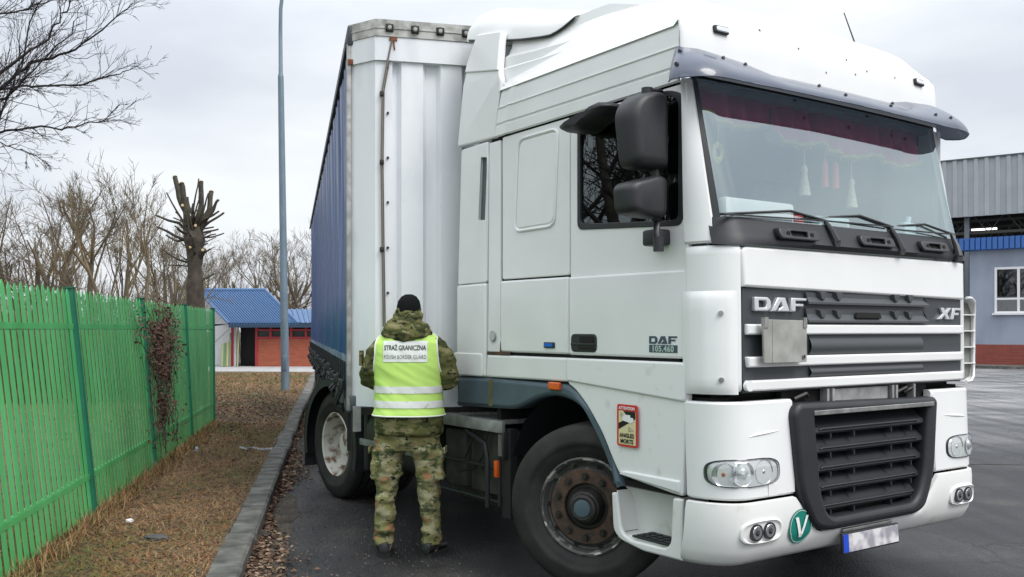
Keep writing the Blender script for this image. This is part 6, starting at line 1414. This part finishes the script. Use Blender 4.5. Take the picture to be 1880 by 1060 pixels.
b = MB(); b.grid(lambda s, t: (wx0+s*(wx1-wx0), .16+.02*sin(s*60), trz+t*(wz1-trz)), 80, 2); b.build('net_curtain', mat('net_grey', (.28, .32, .30), .9), wf)
b = MB(); b.box(wx0, .20, wz0, wx1, .22, trz, 0); b.build('dark_blind', mat('blind_blue', (.02, .06, .13), .7), wf)
b = MB(); n = 70
for i in range(n): x = at_px(1760)-.8+i*.22; b.box(x, -.30, z1t, x+.17, -.2, z2t); 
b.box(at_px(1760)-.8, -.2, z1t-.02, Lf, .3, z2t-.05); b.build('blue_fascia', mat('fascia_blue', (.035, .13, .40), .5), office)
# hall behind, with a corrugated fascia and open steel roof
hoff = 2.5; hall = empty('canopy_hall', o0+Vector((-fdir.y, fdir.x, 0))*hoff, ang, 'tall open hall with pale corrugated fascia and dark roof trusses behind the office', 'hall')
def hz(px_, py_): # height for a photo row on the hall plane
    org = o0+Vector((-fdir.y, fdir.x, 0))*hoff; k = (px_-940)/FPX; s_ = (k*org.y-org.x)/(fdir.x-k*fdir.y); Y = (org+fdir*s_).y; return s_, CH-(py_-HY)*Y/FPX
s_l, zt_h = hz(1752, 297); _, zb_h = hz(1755, 400); s_r, zt2 = hz(1880, 282); _, zb2 = hz(1880, 391)
zt_h = (zt_h+zt2)/2; zb_h = (zb_h+zb2)/2
b = MB(); pr = []; x = s_l-12
while x < s_r+8: pr += [(x, 0), (x+.20, 0), (x+.25, .08), (x+.40, .08), (x+.45, 0)]; x += .45
b.loft([[(p[0], -p[1], z) for p in pr] for z in (zb_h, zt_h)], closed=False, caps=False); b.box(s_l-12, .02, zb_h, s_r+8, .06, zt_h)
b.box(s_l-12, -.10, zt_h, s_r+8, .4, zt_h+.06, 1); b.build('corrugated_fascia', [mat('pale_sheet', (.42, .45, .46), .55, var=.12, vscale=1.2), mat('edge_dark', (.08, .09, .1), .5)], hall, sharp=25)
b = MB(); b.box(s_l-12, .1, zt_h-.6, s_r+8, 22, zt_h-.5); b.build('roof_deck', mat('hall_roof', (.05, .052, .055), .8), hall)
b = MB()
for yy in (.8, 4, 7.5, 11):
    for zz in (zb_h+.15, zb_h-.75): b.box(s_l-12, yy, zz, s_r+8, yy+.12, zz+.12)
    x = s_l-12
    while x < s_r+8: b.tube([(x, yy+.06, zb_h+.2), (x+.7, yy+.06, zb_h-.7), (x+1.4, yy+.06, zb_h+.2)], .035, 5); x += 1.4
b.build('roof_truss', mat('truss_dark', (.10, .10, .085), .7), hall)
b = MB()
for x in (s_l-6, hz(1772, 400)[0], s_r+5): b.box(x-.10, .3, 0, x+.10, .5, zb_h+.1); b.box(x-.1, 14, 0, x+.1, 14.2, zb_h)
[c_.build('column', mat('column_steel', (.16, .18, .20), .5), hall) for c_ in islands(b)]
b = MB(); b.box(s_l-12, 16, 0, s_r+8, 16.2, zt_h-.5); b.build('rear_wall', mat('hall_back', (.035, .04, .045), .9), hall)
for px_, py_ in ((1789, 415),):
    s_, z_ = hz(px_, py_); b = MB(); b.box(s_-.55, 2.2, z_, s_+.55, 2.35, z_+.08, 0); m = bpy.data.materials.new('tube_light'); m.use_nodes = True; m.node_tree.nodes['Principled BSDF'].inputs['Emission Color'].default_value = (1, 1, 1, 1); m.node_tree.nodes['Principled BSDF'].inputs['Emission Strength'].default_value = 2.0; b.build('tube_light', m, hall)
# kerb strip before the office
struct(poly_sheet('office_pavement', [((o0+fdir*s-Vector((-fdir.y, fdir.x, 0))*d).x, (o0+fdir*s-Vector((-fdir.y, fdir.x, 0))*d).y) for s, d in ((-10, 1.6), (16, 1.6), (16, 0), (-10, 0))], .12, concrete, .14))

# ================================================================== LITTER
def litter(name, px_, py_, z, s_, m, label, cat, flat=.35, seed=0):
    p = G(px_, py_, z); bm = bmesh.new(); bmesh.ops.create_icosphere(bm, subdivisions=3, radius=1); rr_ = random.Random(seed)
    for v in bm.verts: k = 1+.45*noise.noise(v.co*2.2+Vector((seed, 0, 0)))+.2*noise.noise(v.co*6); v.co = Vector((v.co.x*s_[0]*k, v.co.y*s_[1]*k, max(-.2, v.co.z)*s_[0]*flat*k+s_[0]*flat*.2))
    me = bpy.data.meshes.new(name); bm.to_mesh(me); bm.free(); me.materials.append(m); o = bpy.data.objects.new(name, me); link(o); o.location = p; tag(o, label, cat); return o
paper = mat('dirty_paper', (.55, .57, .6), .7, var=.35, vscale=30)
litter('crumpled_paper', 503, 876, 0, (.045, .06), paper, 'crumpled white scrap of paper lying in the gutter against the kerb', 'litter', .5, 1)
litter('plastic_scrap', 520, 830, 0, (.05, .09), paper, 'torn pale plastic scrap hanging over the kerb edge', 'litter', .4, 2)
litter('stone', 285, 990, .095, (.09, .06), mat('stone_grey', (.09, .09, .09), .9, var=.4, vscale=20), 'flat dark grey stone lying in the grass near the camera', 'stone', .3, 3)
litter('crumpled_tissue', 238, 958, .095, (.03, .025), mat('tissue', (.8, .82, .85), .7), 'small white crumpled tissue in the grass by the fence foot', 'litter', .6, 4)
litter('clear_bottle', 361, 829, .095, (.022, .02), mat('pale_plastic', (.35, .45, .5), .3), 'small pale bluish plastic bottle top standing in the grass near the fence end', 'litter', 2.2, 5)
litter('soil_clod', 470, 988, 0, (.13, .09), mat('clod', (.06, .055, .045), .95, var=.4, vscale=20), 'dark clod of earth in the gutter beside the kerb', 'clod', .3, 6)
b = MB(); pts = [G(px_, py_, .10) for px_, py_ in ((440, 822), (452, 826), (465, 823), (480, 827), (497, 825), (512, 824), (522, 829))]; o0_ = pts[0].copy(); b.loft([[tuple(p-o0_+Vector((0, d, h+.004*(i % 2)))) for d, h in ((-.03, .0), (0, .02), (.03, .004))] for i, p in enumerate(pts)], closed=False, caps=False)
o = b.build('plastic_strip', mat('strip_pale', (.42, .45, .48), .5, var=.4, vscale=25)); o.location = o0_; tag(o, 'long twisted strip of pale plastic film lying across the grass to the kerb', 'litter')
